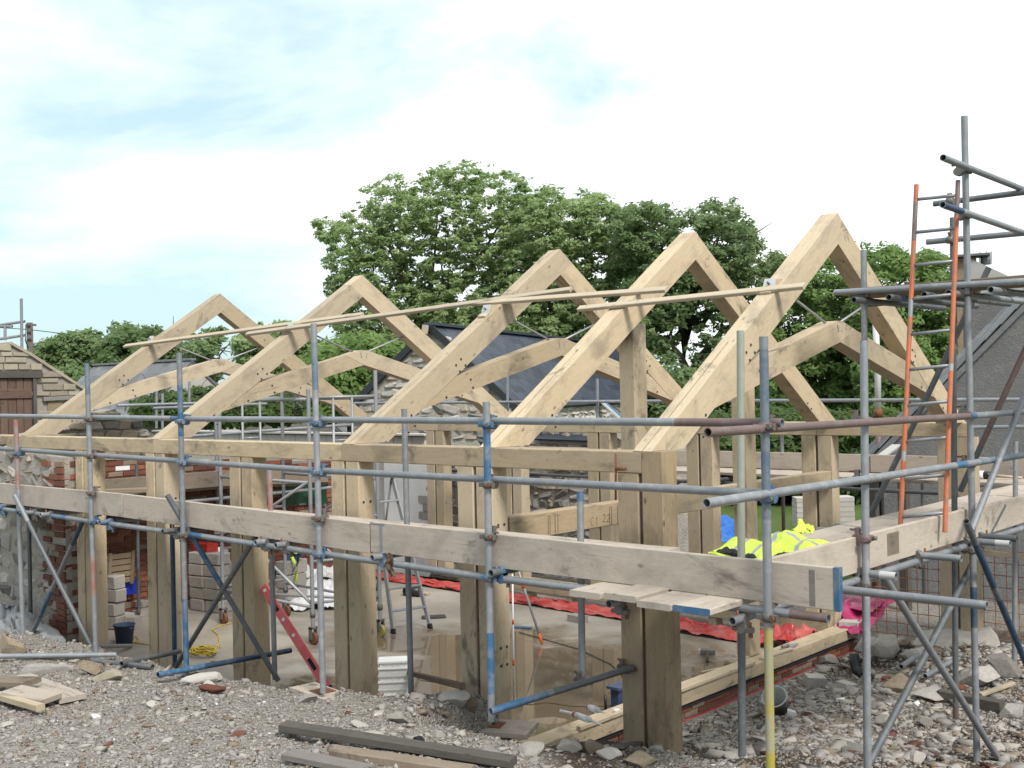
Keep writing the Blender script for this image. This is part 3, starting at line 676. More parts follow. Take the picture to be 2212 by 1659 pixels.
# front rails
Yr = Y1+.05
rail(pY(-160, 896, Yr), pY(372, 904, Yr), 'left length of the top front guard rail', group='front guard rails')
rail(pY(374, 904.5, Yr), pY(1690, 913.5, Yr), 'long top front guard rail with its open end at the corner', 'galvanised', [(0, .12, B), (5.35, 6.2, 'rusty_tube')], group='front guard rails')
rail(pY(-160, 958, Yr), pY(680, 1016, Yr), 'left length of the middle front guard rail', group='front guard rails')
rail(pY(682, 1016, Yr), pY(1671, 1067.5, Yr), 'right length of the middle front guard rail, ending at the blue upright', group='front guard rails')
rail(pY(-160, 1077, Yr), pY(388, 1152, Yr), 'left ledger under the front toe boards, blue patched', 'galvanised', [(3.3, 3.7, B)], group='front ledgers')
rail(pY(392, 1152, Yr), pY(1053, 1247, Yr), 'middle ledger under the front toe boards', 'galvanised', [(.0, .35, B), (1.1, 1.25, B)], group='front ledgers')
rail(pY(1055, 1247, Yr), pY(1790, 1336, Yr), 'right ledger under the front toe boards, pinkish open end', 'galvanised', [(2.2, 2.42, 'rusty_tube')], group='front ledgers')
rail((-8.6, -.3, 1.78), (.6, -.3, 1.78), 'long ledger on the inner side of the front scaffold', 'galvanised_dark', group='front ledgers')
# transoms of the front run
TL = ['first transom end under the toe board at the left picture edge', 'transom end just right of the leftmost upright', 'long transom end left of the brick jamb upright', 'short transom end touching the brick jamb upright',
      'blue clamped transom end right of the brick jamb upright', 'dark transom end with a white cap left of the blue footed upright', 'transom end above the dark crossed braces', 'transom end left of the tall middle upright',
      'transom end with the ragged cloth under it', 'transom end beside the blue and grey upright', 'transom end beneath the short overhanging boards', 'transom end left of the corner upright']
for k, (x, y, zz, yy) in enumerate([(5, 1084, 1.835, -1.22), (68, 1092, 1.835, -1.22), (120, 1102, 1.835, -1.42), (156, 1106, 1.835, -1.35), (273, 1123, 1.835, -1.2), (351, 1149, 1.835, -1.5), (586, 1168, 1.835, -1.22), (619, 1175, 1.835, -1.42), (824, 1202, 1.835, -1.38), (1073, 1236, 1.835, -1.35), (1333, 1300, 1.745, -1.2), (1610, 1333, 1.745, -1.2)]):
    q = pZ(x, y, zz); q.y = max(min(q.y, -1.16), -1.5)
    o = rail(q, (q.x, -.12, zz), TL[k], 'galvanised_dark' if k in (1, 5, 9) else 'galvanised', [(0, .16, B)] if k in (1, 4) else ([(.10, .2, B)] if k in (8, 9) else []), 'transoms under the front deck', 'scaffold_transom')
    inst('coupler', CPB if k in (1, 4, 8, 9) else CPG, o, Matrix.Translation((q.x, Yr, zz-.05)) @ Matrix.Rotation(math.pi/2, 4, 'X'))
# braces, front
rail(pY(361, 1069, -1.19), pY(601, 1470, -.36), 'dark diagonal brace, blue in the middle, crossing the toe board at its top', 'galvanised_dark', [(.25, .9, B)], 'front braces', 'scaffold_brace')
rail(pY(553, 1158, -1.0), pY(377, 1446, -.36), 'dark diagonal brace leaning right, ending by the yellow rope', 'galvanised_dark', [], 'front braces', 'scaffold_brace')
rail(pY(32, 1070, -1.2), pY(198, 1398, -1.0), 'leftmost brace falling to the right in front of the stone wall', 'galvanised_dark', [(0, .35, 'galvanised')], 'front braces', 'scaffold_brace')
rail(pY(181, 1121, -1.0), pY(52, 1408, -.7), 'leftmost brace rising to the right, blue at both ends', 'galvanised', [(0, .45, 'dark_blue_paint'), (1.35, 1.9, B)], 'front braces', 'scaffold_brace')
rail(pY(341, 1458, -1.42), pY(628, 1405, -.02), 'blue foot tie lying low across the slab edge', 'dark_blue_paint', [(0, .45, B)], 'scaffold foot ties', 'scaffold_tie')
o = rail(pY(1060, 1537, -1.2), pY(1366, 1442, -.025), 'foot tie running from the square pad to the corner post', 'galvanised', [(0, .45, 'blue_paint'), (.5, 1.25, 'galvanised_dark')], 'scaffold foot ties', 'scaffold_tie')
inst('coupler', CPG, o, Matrix.Translation(pY(1258, 1474, -.36)) @ Matrix.Rotation(1.2, 4, 'Z')); inst('coupler', CPG, o, Matrix.Translation(pY(1352, 1446, -.05)) @ Matrix.Rotation(1.2, 4, 'Z'))
rail(pY(262, 1434, -1.35), pY(388, 1407, -.33), 'short dark foot tie left of the bright blue foot', 'galvanised_dark', [], 'scaffold foot ties', 'scaffold_tie')

# boards
TBG, DBG = 'toe boards on edge', 'deck boards of the scaffold'
def board(name, p0, p1, w_, h, mat, label, group, cat='scaffold board', up_=(0, 0, 1), ends=None):
    o = empty(name, (Vector(p0)+Vector(p1))/2, label, cat, group)
    beam('timber', p0, p1, w_, h, mat, o, up_, .004)
    d = (Vector(p1)-Vector(p0)).normalized()
    for e, em in (ends or {}).items():
        p = Vector(p0) if e == 0 else Vector(p1); s = 1 if e == 0 else -1
        beam('end_band', p-d*s*.002, p+d*s*.03, w_+.004, h+.004, em, o, up_, .002)
    return o
yt = -1.035
def tb(x0, y0, x1, y1, lab, ends=None, dy=0):
    a = pY(x0, y0, yt); b = pY(x1, y1, yt); return board('toe_board', a-Vector((0, 0, .11)), b-Vector((0, 0, .11)), .036, .222, 'scaffold_board', lab, TBG, ends=ends)
tb(-190, 1027, 267, 1066.5, 'leftmost front toe board, butting at the brick jamb')
tb(269.5, 1067, 801, 1130, 'middle front toe board with a small split')
b3 = tb(804, 1126.5, 1815, 1227, 'long right front toe board with a stamped steel hoop and a blue tail', {1: 'blue_paint'})
a = pY(827, 1131, yt); MB().box((a.x-.012, yt-.0215, a.z-.225), (a.x+.012, yt+.0215, a.z+.003)).obj('steel_hoop', 'galvanised', b3)
a = pY(803, 1131, yt); MB().box((a.x-.0, yt-.02, a.z-.001), (a.x+.16, yt+.02, a.z+.004)).obj('blue_edge_band', 'blue_paint', b3)
a = pY(1757, 1225, yt); MB().box((a.x-.016, yt-.0195, a.z-.20), (a.x+.016, yt-.0185, a.z-.012)).obj('faded_stamp', 'grey_plank', b3)
FD = ['outermost', 'second', 'third', 'innermost']; X3 = [(-9.6, -5.75, 'left'), (-5.74, -1.85, 'middle'), (-1.84, .60, 'right')]
for r_ in range(4):
    for xa, xb, sl_ in X3:
        s = random.uniform(-.25, .25) if xb < .5 else 0
        board('deck_board', (xa+.0, -.90+r_*.228, 1.918+random.uniform(-.002, .002)), (xb-.01, -.90+r_*.228, 1.918), .222, .036, 'scaffold_board' if (r_+int(xa)) % 3 else 'pine', '%s deck board of the front run, %s length' % (FD[r_], sl_), DBG)
# right hand walkway
for k, (xa, ye, mat, en) in enumerate(((.66, -1.36, 'scaffold_board', None), (.92, -1.37, 'scaffold_board', None), (1.17, -1.40, 'scaffold_board', None), (1.402, -1.38, 'scaffold_board', {0: 'blue_paint'}))):
    w4 = ['first short overhanging board end under the toe board, and its walkway board', 'second overhanging walkway board, its pale end proud of the toe board', 'third walkway board, grey end beside the blue painted one', 'walkway board with the blue painted end below the corner toe board'][k]
    z0 = 1.838 if k == 1 else 1.826
    o = board('deck_board', (xa+.112, ye, z0), (xa+.112, 2.62+.12*k, z0+.03), .222, .036, mat, w4, 'walkway boards right of the gable')
    if k == 3: MB().box((xa-.003, ye-.004, z0-.018), (xa+.226, ye+.0, z0+.0175)).obj('painted_end', 'blue_paint', o)
    board('deck_board', (xa+.118+.02, 2.64+.12*k, z0+.03), (xa+.112, 6.55, z0+.04), .222, .036, mat, 'rear length of the %s walkway board towards the grey building' % ['inner', 'second', 'third', 'outer'][k], 'walkway boards right of the gable')
xt = 1.70
def tbr(y0, y1, lab, tops): return board('toe_board', (xt, y0, tops[0]-.11), (xt, y1, tops[1]-.11), .036, .222, 'scaffold_board', lab, TBG)
bb = tbr(-1.0, 2.12, 'near toe board of the right walkway with a brown patch', (2.055, 2.062))
MB().box((xt+.0185, .60, 1.885), (xt+.0195, .78, 2.03)).obj('brown_patch', 'scaffold_board_brown', bb)
tbr(2.13, 6.4, 'far toe board of the right walkway', (2.05, 2.07))
# right uprights
R1 = upright(Vector((1.77, .12, .42)), pX(1866, 736, 1.77), 'grey scaffold upright at the right walkway, square cut top below the peak', 'galvanised', [], [2.78, (2.41, CPG), (2.05, CPR), 1.77], 'right')
R2 = upright(Vector((1.77, 1.93, .05)), pX(2083, 251, 1.77), 'tallest scaffold upright, right side, rising above everything', 'galvanised', [(1.15, 1.45, 'dark_blue_paint')], [4.56, 4.23, 3.66, 2.77, 2.40, 1.77], 'right')
upright(pY(1871, 1150, 2.0), pY(1865.5, 540, 2.0), 'scaffold upright of the upper platform seen above the square cut upright', 'galvanised', [], [3.70], 'front')
upright(pY(2065, 1614, 2.95), pY(2058, 470, 2.95), 'thin looking scaffold upright behind the orange ladder', 'galvanised_dark', [(0, .35, 'rusty_tube')], [4.50, 4.18], 'back')
upright(pX(2191, 1514, 1.15), pX(2194, 953, 1.15), 'short upright at the right edge behind the far toe board', 'galvanised', [], [], 'right')
upright(pX(2260, 1500, 1.77), pX(2260, 800, 1.77), 'outer upright just beyond the right picture edge', 'galvanised', [], [], 'right')
Xr = 1.82
rail(pX(1529, 934, Xr), pX(2092, 899, Xr), 'rust brown top guard rail on the right with an open end', 'rusty_tube', [], 'right guard rails')
rail(pX(2094, 899, Xr), pX(2330, 880, Xr), 'grey continuation of the right top guard rail', 'galvanised', [(0, .1, B)], 'right guard rails')
rail(pX(1526, 1087, Xr), pX(2340, 964, Xr), 'blue grey middle guard rail on the right with an open end', 'galvanised', [(3.2, 3.4, B), (3.65, 6, 'faded_blue')], 'right guard rails')
rail((1.72, -.98, 1.79), (1.72, 6.5, 1.80), 'ledger under the right walkway', 'galvanised', [], 'right ledgers')
rail((.70, -.7, 1.79), (.70, 6.5, 1.80), 'inner ledger under the right walkway', 'galvanised_dark', [], 'right ledgers')
for k, (x, y, zz, mat, lab) in enumerate(((2132, 1308, 1.80, 'galvanised', 'long tube jutting right from under the blue toe board tail'), (1936, 1245, 1.835, 'galvanised', 'stubby pale transom end beside the square cut upright'),
        (2077, 1207, 1.835, 'galvanised', 'transom end between the two right uprights'), (2182, 1175, 1.835, 'galvanised', 'upper of the paired transom ends right of the tallest upright'), (2197, 1164, 1.835, 'galvanised_dark', 'rear of the paired transom ends right of the tallest upright'))):
    q = pZ(x, y, zz); o = rail(q, (.55, q.y, zz), lab, mat, [(0, .1, 'white_steel')] if k in (1, 3) else [], 'transoms under the right walkway', 'scaffold_transom')
    inst('coupler', CPG, o, Matrix.Translation((1.72, q.y, zz-.05)) @ Matrix.Rotation(math.pi/2, 4, 'Z') @ Matrix.Rotation(math.pi/2, 4, 'X'))
rail(pX(2087, 1126, 1.88), pX(2222, 1446, 1.86), 'brace falling to the right edge, dark with a blue middle', 'galvanised_dark', [(.25, .75, 'dark_blue_paint'), (.9, 1.9, 'dark_blue_paint')], 'right braces', 'scaffold_brace')
rail(pX(2167, 1091, 1.70), pX(1874, 1655, 1.70), 'dark brace falling left behind the tallest upright', 'galvanised_dark', [], 'right braces', 'scaffold_brace')
rail(pX(1908, 1243, 1.85), pX(2196, 1702, 1.85), 'light grey brace clamped across the tallest upright near the ground', 'galvanised', [], 'right braces', 'scaffold_brace')
rail(pX(2250, 760, 1.86), pX(2098, 1146, 1.86), 'grey brace rising steeply to the right edge above the walkway', 'galvanised', [], 'right braces', 'scaffold_brace')
rail(pY(2136, 578, 2.90), pY(1883, 1106, 2.90), 'long brace slanting behind the orange ladder', 'galvanised_dark', [], 'right braces', 'scaffold_brace')
rail(pY(2230, 722, 3.05), pY(2074, 1061, 3.05), 'dark brown brace slanting in front of the grey gable', 'galvanised_dark', [(0, 1.0, 'rusty_tube')], 'right braces', 'scaffold_brace')
# upper platform
UP = 'tubes of the upper platform'
a = pY(1803, 632, 1.95); b = pY(2290, 603, 1.95)
rail(a, b, 'front tube of the upper platform behind the ladder', 'galvanised', [], UP)
rail((.55, 2.95, 3.70), (3.1, 2.95, 3.71), 'rear tube of the upper platform', 'galvanised_dark', [], UP)
for k, (x, lab) in enumerate(((.97, 'platform transom with its open end at the left upright'), (1.25, 'dark platform transom left of the ladder'), (1.52, 'dark platform transom behind the ladder'), (1.70, 'platform transom with open end beside the tallest upright'), (2.0, 'blue ended platform transom right of the tallest upright'))):
    rail((x, 1.78, 3.655), (x+.05, 3.45, 3.655), lab, 'galvanised_dark' if k < 3 else 'galvanised', [(1.1, 1.67, B)] if k == 4 else ([(.15, .4, B)] if k == 1 else []), UP)
for k in range(3):
    board('deck_board', (.72-.02*k, 2.10+k*.235, 3.745), (3.2, 2.10+k*.235, 3.74), .225, .038, 'scaffold_board_brown', ['front board of the upper platform with flaked red paint', 'middle board of the upper platform', 'rear board of the upper platform'][k], 'boards of the upper platform', ends={0: 'red_paint'} if k == 0 else None)
rail(pX(2037, 340.5, 1.82), pX(2300, 445, 1.82), 'upper open ended rail clamped to the tallest upright', 'galvanised', [], 'upper platform rails')
rail(pX(2036, 442, 1.82), pX(2300, 534, 1.82), 'lower open ended rail clamped to the tallest upright, blue end', 'galvanised', [(.0, .35, 'dark_blue_paint')], 'upper platform rails')
rail(pY(2017, 440.5, 3.0), pY(2290, 405, 3.0), 'upper rear rail crossing behind the tallest upright', 'galvanised_dark', [], 'upper platform rails')
rail(pY(2002, 523, 3.0), pY(2290, 496, 3.0), 'lower rear rail crossing behind the tallest upright', 'galvanised', [], 'upper platform rails')
# back scaffold
BG = 'rails of the back scaffold'
rail(pY(766, 871, 7.0), pY(1432, 866.5, 7.0), 'left half of the top rail of the back scaffold', 'galvanised', [], BG)
rail(pY(1434, 866.5, 7.0), pY(2290, 863, 7.0), 'right half of the top rail of the back scaffold', 'galvanised', [], BG)
rail(pY(1560, 931, 7.0), pY(2290, 921, 7.0), 'second rail of the back scaffold in front of the grey gable', 'galvanised', [], BG)
rail((-8, 6.12, 1.76), (2.0, 6.12, 1.76), 'dark front ledger of the back scaffold', 'galvanised_dark', [], BG)
for k, (x, y0, y1, m_, bd, lab) in enumerate(((1096, 813, 1300, 'galvanised', [], 'back scaffold upright in front of the slate roof, left one'), (1290, 818, 1320, 'galvanised', [], 'back scaffold upright in front of the slate roof, right one'),
        (1689, 936, 1158, 'rusty_tube', [(1.0, 1.6, 'galvanised'), (.62, .95, 'red_paint')], 'orange rusted back upright in front of the grass'), (1992, 985, 1290, 'galvanised', [], 'back scaffold upright behind the orange ladder'))):
    upright(pY(x+4, y1, 7.05), pY(x, y0, 7.05), lab, m_, bd, [], 'back', 'back scaffold uprights')
for k, (a_, b_, lab) in enumerate(((-7.2, -4.2, 'pinkish left toe board of the back scaffold'), (-4.18, -1.3, 'middle toe board of the back scaffold'), (-1.28, 2.2, 'right toe board of the back scaffold'))):
    board('toe_board', (a_, 6.93, 2.01), (b_, 6.93, 2.01), .036, .222, 'scaffold_board', lab, TBG)
    for j in range(3): board('deck_board', (a_, 6.30+j*.232, 1.875), (b_, 6.30+j*.232, 1.875), .224, .038, 'scaffold_board', ['near', 'centre', 'far'][j]+' deck board of the back scaffold, '+['left', 'middle', 'right'][k]+' length', 'deck boards of the back scaffold')
for x, lab in ((-2.9, 'open transom end under the back deck by the corner post'), (-1.75, 'open transom end under the back deck by the ladder'), (.1, 'open transom end under the back deck at the right')):
    rail((x, 5.98, 1.81), (x, 7.2, 1.81), lab, 'galvanised_dark', [], 'transoms of the back scaffold', 'scaffold_transom')
# scaffold inside against the brick end wall
for k, (ya, yb, lab) in enumerate(((1.0, 3.3, 'left inner toe board along the brick end wall'), (3.31, 5.6, 'right inner toe board along the brick end wall'))):
    pa, pb2 = (pX(226, 1054, -9.0), pX(470, 1034, -9.0)) if k == 0 else (pX(471, 1034, -9.0), pX(707, 1026, -9.0))
    board('toe_board', pa, pb2, .038, .222, 'scaffold_board_brown', lab, TBG)
    board('deck_board', (-9.5, pa.y-.3*(k == 0), pa.z-.13), (-9.5, pb2.y, pb2.z-.13), .94, .038, 'scaffold_board_brown', ['left', 'right'][k]+' deck board along the brick end wall', DBG)
rail((-9.06, .6, 1.56), (-9.06, 5.0, 1.56), 'lower tube along the brick end wall', 'galvanised', [], 'tubes along the end wall')
rail((-9.5, .8, 2.42), (-9.5, 5.9, 2.52), 'upper tube along the brick end wall, blue at the left', 'galvanised', [(.4, .75, B)], 'tubes along the end wall')
for x, y0, y1, lab in ((295, 1002, 1322, 'dark upright against the brick end wall'), (466, 905, 1150, 'upright against the end wall right of the second truss foot')):
    upright(pX(x+5, y1, -9.38), pX(x, y0, -9.38), lab, 'galvanised_dark' if x < 300 else 'galvanised', [], [], 'right', 'uprights along the end wall')
board('cross_plank', pX(188, 1063, -8.6), pX(392, 1055, -8.0), .2, .05, 'scaffold_board_brown', 'brown plank lying across behind the left toe board', None)
# scaffold round the far left buildings
for k, (x0, y0, x1, y1, X_) in enumerate(((253, 876, 425, 871, -13.0), (330, 882, 575, 872, -12.6))):
    rail(pX(x0, y0, X_), pX(x1, y1, X_), ['distant rail left of the second truss', 'distant rail behind the second truss'][k], 'galvanised', [], 'distant left scaffold tubes')
for k, (x, y0, y1) in enumerate(((351, 850, 930), (409, 815, 905), (338, 838, 925))):
    rail(pX(x, y1, -13.05), pX(x, y0, -13.05), ['distant upright in front of the old slate roof', 'distant upright right of the old slate roof', 'thin distant upright nearest the first truss'][k], 'galvanised', [], 'distant left scaffold tubes')
for k, (a_, b_) in enumerate((((47.5, 765), (46, 645)), ((-60, 711), (54, 694)), ((-60, 741), (54, 724)), ((11, 735), (11, 702)), ((-40, 704), (27, 705)))):
    rail(pD(*a_, 19.0+(.07 if k else 0)), pD(*b_, 19.0+(.07 if k else 0)), ['lone scaffold upright above the stone gable', 'upper rail above the stone gable', 'lower rail above the stone gable', 'short post between the two rails above the stone gable', 'stub tube above the stone gable'][k], 'galvanised', [], 'scaffold above the stone gable')
# orange ladder
lad = empty('ladder', pY(1944, 1160, 1.5), 'orange ladder with bare metal rungs leaning on the upper platform', 'ladder')
sl0 = pY(1944, 1160, 1.42); sl1 = pY(1979.7, 399, 1.90); sr0 = pY(2041, 1150, 1.42); sr1 = pY(2069.5, 390, 1.90)
for a, b, bd in ((sl0, sl1, [(.55, .62, 'aluminium'), (1.62, 1.75, 'galvanised'), (2.2, 2.5, 'rusty_tube')]), (sr0, sr1, [(1.15, 1.2, 'aluminium'), (2.3, 2.65, 'rusty_tube')])): tube_obj('stile', a, b, 'orange_paint', bd, lad, .018, 10)
for k in range(11):
    yl = (437, 510, 582, 655, 732, 808, 884.6, 961, 1040, 1119, 1150)[k]
    if k == 10: continue
    t = (1160-yl)/(1160-399); t = t*(.995+.012*t)
    MB().tube([sl0.lerp(sl1, t), sr0.lerp(sr1, t)], .0125, 8).obj('rung', 'galvanised', lad)
# ------------------------------------------------------------------ walls and buildings
STONE = [chunk_mesh('stone', m_, 60+i, .30, .24) for i, m_ in enumerate(('wall_stone', 'wall_stone', 'wall_stone_warm', 'wall_stone', 'wall_stone', 'wall_stone_warm'))]
RUB = [chunk_mesh('stone', m_, 400+i, .42, .30) for i, m_ in enumerate(('rubble_pale', 'wall_stone', 'wall_stone_warm', 'rubble_grey', 'rubble_pale', 'lime_mortar', 'wall_stone_warm', 'rubble_grey'))]
STONEW = [chunk_mesh('stone', m_, 80+i, .26, .20) for i, m_ in enumerate(('wall_stone_warm', 'wall_stone_warm', 'ashlar', 'wall_stone', 'rubble_pale'))]
ASH = [chunk_mesh('stone', m_, 90+i, .05, .05) for i, m_ in enumerate(('ashlar', 'ashlar', 'wall_stone_warm', 'ashlar'))]
BLK = [chunk_mesh('block', m_, 100+i, .03, .03) for i, m_ in enumerate(('concrete_block', 'concrete_block', 'concrete_block'))]
BLP = [chunk_mesh('block', 'block_pale', 105+i, .02, .02) for i in range(3)]
BRW = chunk_mesh('brick', 'white_paint', 47, .06, .05)
def basis(O, e, n):
    e = Vector(e).normalized(); n = Vector(n).normalized(); u = Vector((0, 0, 1))
    return Matrix(((e.x, n.x, u.x, O[0]), (e.y, n.y, u.y, O[1]), (e.z, n.z, u.z, O[2]), (0, 0, 0, 1)))
def stone_wall(par, F, inside, u0, u1, v0, v1, rh, ln, meshes, dep=.10, proud=.02, limit=300, name='stone', gap=.012, wob=.25, tilt=.05, prefer=None):
    """courses of separate stones on the face of frame F (local x along, y outward, z up); those past the limit are joined"""
    items = []; v = v0
    while v < v1:
        h = rh*random.uniform(1-wob, 1+wob); u = u0-random.uniform(0, ln[1])
        while u < u1:
            L_ = random.uniform(*ln); c = (u+L_/2, v+h/2)
            if inside(*c):
                hh = h*random.uniform(.86, 1.0) if wob > .1 else h
                items.append((c[0], c[1], L_-gap, hh-gap))
            u += L_
        v += h
    if prefer: items.sort(key=prefer)
    extra = MB()
    for k, (a, b, l_, h_) in enumerate(items):
        M = F @ TRS((a, -dep/2+proud+random.uniform(-.5, .5)*proud, b), (random.gauss(0, tilt*.4), random.gauss(0, tilt), random.gauss(0, tilt*.4)), (l_, dep, h_))
        me = random.choice(meshes)
        if k < limit: inst(name, me, par, M)
        else:
            mm = [M @ v_.co for v_ in me.vertices]; extra.add(mm, [tuple(p.vertices) for p in me.polygons], meshes.index(me) if False else 0)
    if extra.v:
        o = extra.obj(name, meshes[0].materials[0].name, par); o['kind'] = 'stuff'
    return items
def poly_in(poly):
    def f(x, y):
        c = False; n = len(poly); j = n-1
        for i in range(n):
            (xi, yi), (xj, yj) = poly[i], poly[j]
            if (yi > y) != (yj > y) and x < (xj-xi)*(y-yi)/(yj-yi)+xi: c = not c
            j = i
        return c
    return f
def core(par, F, poly, y0, y1, mat, name='mortar_core'):
    m = MB(); n = len(poly)
    m.add([F @ Vector((a, y0, b)) for a, b in poly]+[F @ Vector((a, y1, b)) for a, b in poly], [tuple(range(n)), tuple(range(2*n-1, n-1, -1))]+[(i, n+i, n+(i+1) % n, (i+1) % n) for i in range(n)])
    return m.obj(name, mat, par)

# brick end wall with its ragged stone gable on top (faces +X)
ew = empty('end_wall', (-10.2, 2.6, 0), 'brick end wall of the old building with a ragged stone top', 'wall')
F = basis((-10.0, 0, 0), (0, 1, 0), (1, 0, 0))
pb_ = [(-.05, 0), (5.6, 0), (5.6, 1.93), (4.6, 1.95), (4.0, 2.03), (2.3, 2.08), (2.05, 2.12), (-.05, 2.12)]
pt_ = [(-.05, 2.12), (2.4, 2.10), (2.35, 2.42), (2.0, 2.60), (1.75, 2.72), (1.55, 2.90), (1.30, 2.84), (1.18, 2.74), (.85, 2.78), (.5, 2.62), (-.05, 2.55)]
core(ew, F, pb_, -.4, -.012, 'mortar'); core(ew, F, [(a, b-.03) for a, b in pt_], -.4, -.03, 'mortar')
bi = poly_in(pb_); rows = []
for r_ in range(28):
    u = -.05-(.11 if r_ % 2 else 0)
    while u < 5.5:
        if bi(u+.107, r_*.0765+.037): rows.append((u+.107, r_*.0765+.037))
        u += .226
vis = lambda u, v: 0 if (u > 1.25 and v > .85) else (1 if u > 1.3 else 2)
rows.sort(key=lambda q: (vis(*q), -q[1])); ex = MB()
for k, (u, v) in enumerate(rows):
    me = BRW if random.random() < .045 else random.choice(BRK[:5])
    M = F @ TRS((u, -.04+random.uniform(-.004, .006), v), (0, random.gauss(0, .01), 0), (.213, .1, .063))
    if k < 300: inst('brick', me, ew, M)
    else: ex.add([M @ p.co for p in me.vertices], [tuple(p.vertices) for p in me.polygons], random.randrange(2))
ex.obj('brick', ['brick_red', 'brick_orange'], ew)['kind'] = 'stuff'
stone_wall(ew, F, poly_in(pt_), -.1, 2.5, 2.12, 2.95, .15, (.16, .36), STONEW, .16, .03, 120)
# old wall at the left with a brick jamb (faces the camera side)
ow = empty('old_wall', (-10.5, .15, 0), 'old rubble wall with a brick jamb under the leftmost wall plate', 'wall')
F = basis((-13.0, -.08, -.3), (1, 0, 0), (0, -1, 0)); W_ = 4.78
core(ow, F, [(0, 0), (W_, 0), (W_, 2.62), (3.9, 2.65), (2.5, 2.60), (0, 2.66)], -.45, -.004, 'lime_mortar')
stone_wall(ow, F, lambda u, v: u < W_-.42+.10*math.sin(v*9) and v < 2.60, .2, W_-.2, .05, 2.62, .19, (.17, .40), RUB, .14, .010, 290, tilt=.22, gap=.015, wob=.45, prefer=lambda q: -q[0])
for r_ in range(33):
    z_ = .06+r_*.0775
    for k in range(2 if r_ % 2 else 3):
        u = W_-.11-.226*k-(.0 if r_ % 2 else -.105)
        if random.random() < .85: inst('brick', random.choice(BRK), ow, F @ TRS((min(u, W_-.108), -.035+random.uniform(-.006, .01), z_), (0, random.gauss(0, .02), 0), (.212, .11, .063)))
    inst('brick', random.choice(BRK), ow, F @ TRS((W_-.04, -.18-(.11 if r_ % 2 else 0), z_), (0, 0, math.pi/2), (.215, .11, .063)))
# pale block wall and white painted patch at the back
bw = empty('block_wall', (-12, 6.3, 0), 'pale rust streaked block wall behind the left trusses', 'wall')
F = basis((-17.0, 6.2, 0), (1, 0, 0), (0, -1, 0))
core(bw, F, [(0, 0), (8.38, 0), (8.38, 2.30), (0, 2.30)], -.2, -.012, 'plaster_pale')
RS = [chunk_mesh('block', 'rust_stained_block', 120+i, .015, .015) for i in range(3)]
for r_ in range(3):
    for k in range(19):
        u = .22+k*.45-(.22 if r_ % 2 else 0)
        if u < 8.2: inst('block', random.choice(RS), bw, F @ TRS((u, -.04+random.uniform(-.003, .003), 1.74+r_*.225), (0, 0, 0), (.44, .1, .215)))
MB().box((-17.05, 6.14, 2.302), (-8.55, 6.46, 2.33)).obj('coping', 'plaster_pale', bw); MB().box((-17.0, 6.17, 2.285), (-8.6, 6.20, 2.2995)).obj('drip_edge', 'dpc', bw)
ww = empty('white_wall', (-8.6, 6.25, 0), 'white painted wall stub with a broken stone edge behind the stepladder', 'wall')
F = basis((-9.6, 6.20, 0), (1, 0, 0), (0, -1, 0))
edge = [(1.05, 0), (1.25, .25), (1.18, .6), (1.42, .9), (1.36, 1.15), (1.02, 1.42), (1.12, 1.6), (1.38, 1.72), (1.40, 2.02)]
core(ww, F, [(0, 0)]+edge+[(0, 2.02)], -.35, .02, 'white_paint', 'painted_face')
core(ww, F, [(.9, 0), (1.75, 0), (1.78, 1.1), (1.65, 2.1), (.9, 2.1)], -.36, -.012, 'mortar')
stone_wall(ww, F, lambda u, v: u > np.interp(v, [q[1] for q in edge], [q[0] for q in edge])-.05 and u < 1.72, 1.0, 1.8, .02, 2.06, .14, (.12, .24), STONEW, .12, .02, 90)
for r_ in range(3):
    for k in range(2): inst('block', random.choice(BLK), ww, F @ TRS((1.0+.27*k+(.1 if r_ % 2 else 0), .01, 1.0+r_*.13), (0, 0, 0), (.26, .08, .12)))
# back stone wall
sw = empty('stone_wall', (-6.3, 7.8, 0), 'grey rubble stone wall behind the back posts with a slate ledge', 'wall')
F = basis((-8.6, 7.55, -.1), (1, 0, 0), (0, -1, 0)); pw = [(0, 0), (3.9, 0), (3.9, 2.55), (3.0, 2.66), (1.6, 2.58), (0, 2.70)]
core(sw, F, pw, -.45, -.005, 'lime_mortar')
stone_wall(sw, F, poly_in(pw), 0, 3.9, .02, 2.66, .145, (.13, .32), RUB, .13, .022, 298, tilt=.2, gap=.008, wob=.4, prefer=lambda q: -q[1])
a = pY(1160, 942, 7.5); b = pY(1282, 946, 7.5)
MB().bar(a, b, .22, .03, up=(0, -.45, .9)).obj('slate_ledge', 'slate_dark', sw); MB().bar(a-Vector((0, -.02, .09)), b-Vector((0, -.02, .09)), .05, .05).obj('fascia', 'parapet_render', sw)

def hit(x, y, P, n):
    d = ray(x, y); t = (Vector(P)-CAM).dot(n)/d.dot(n); return CAM+d*t
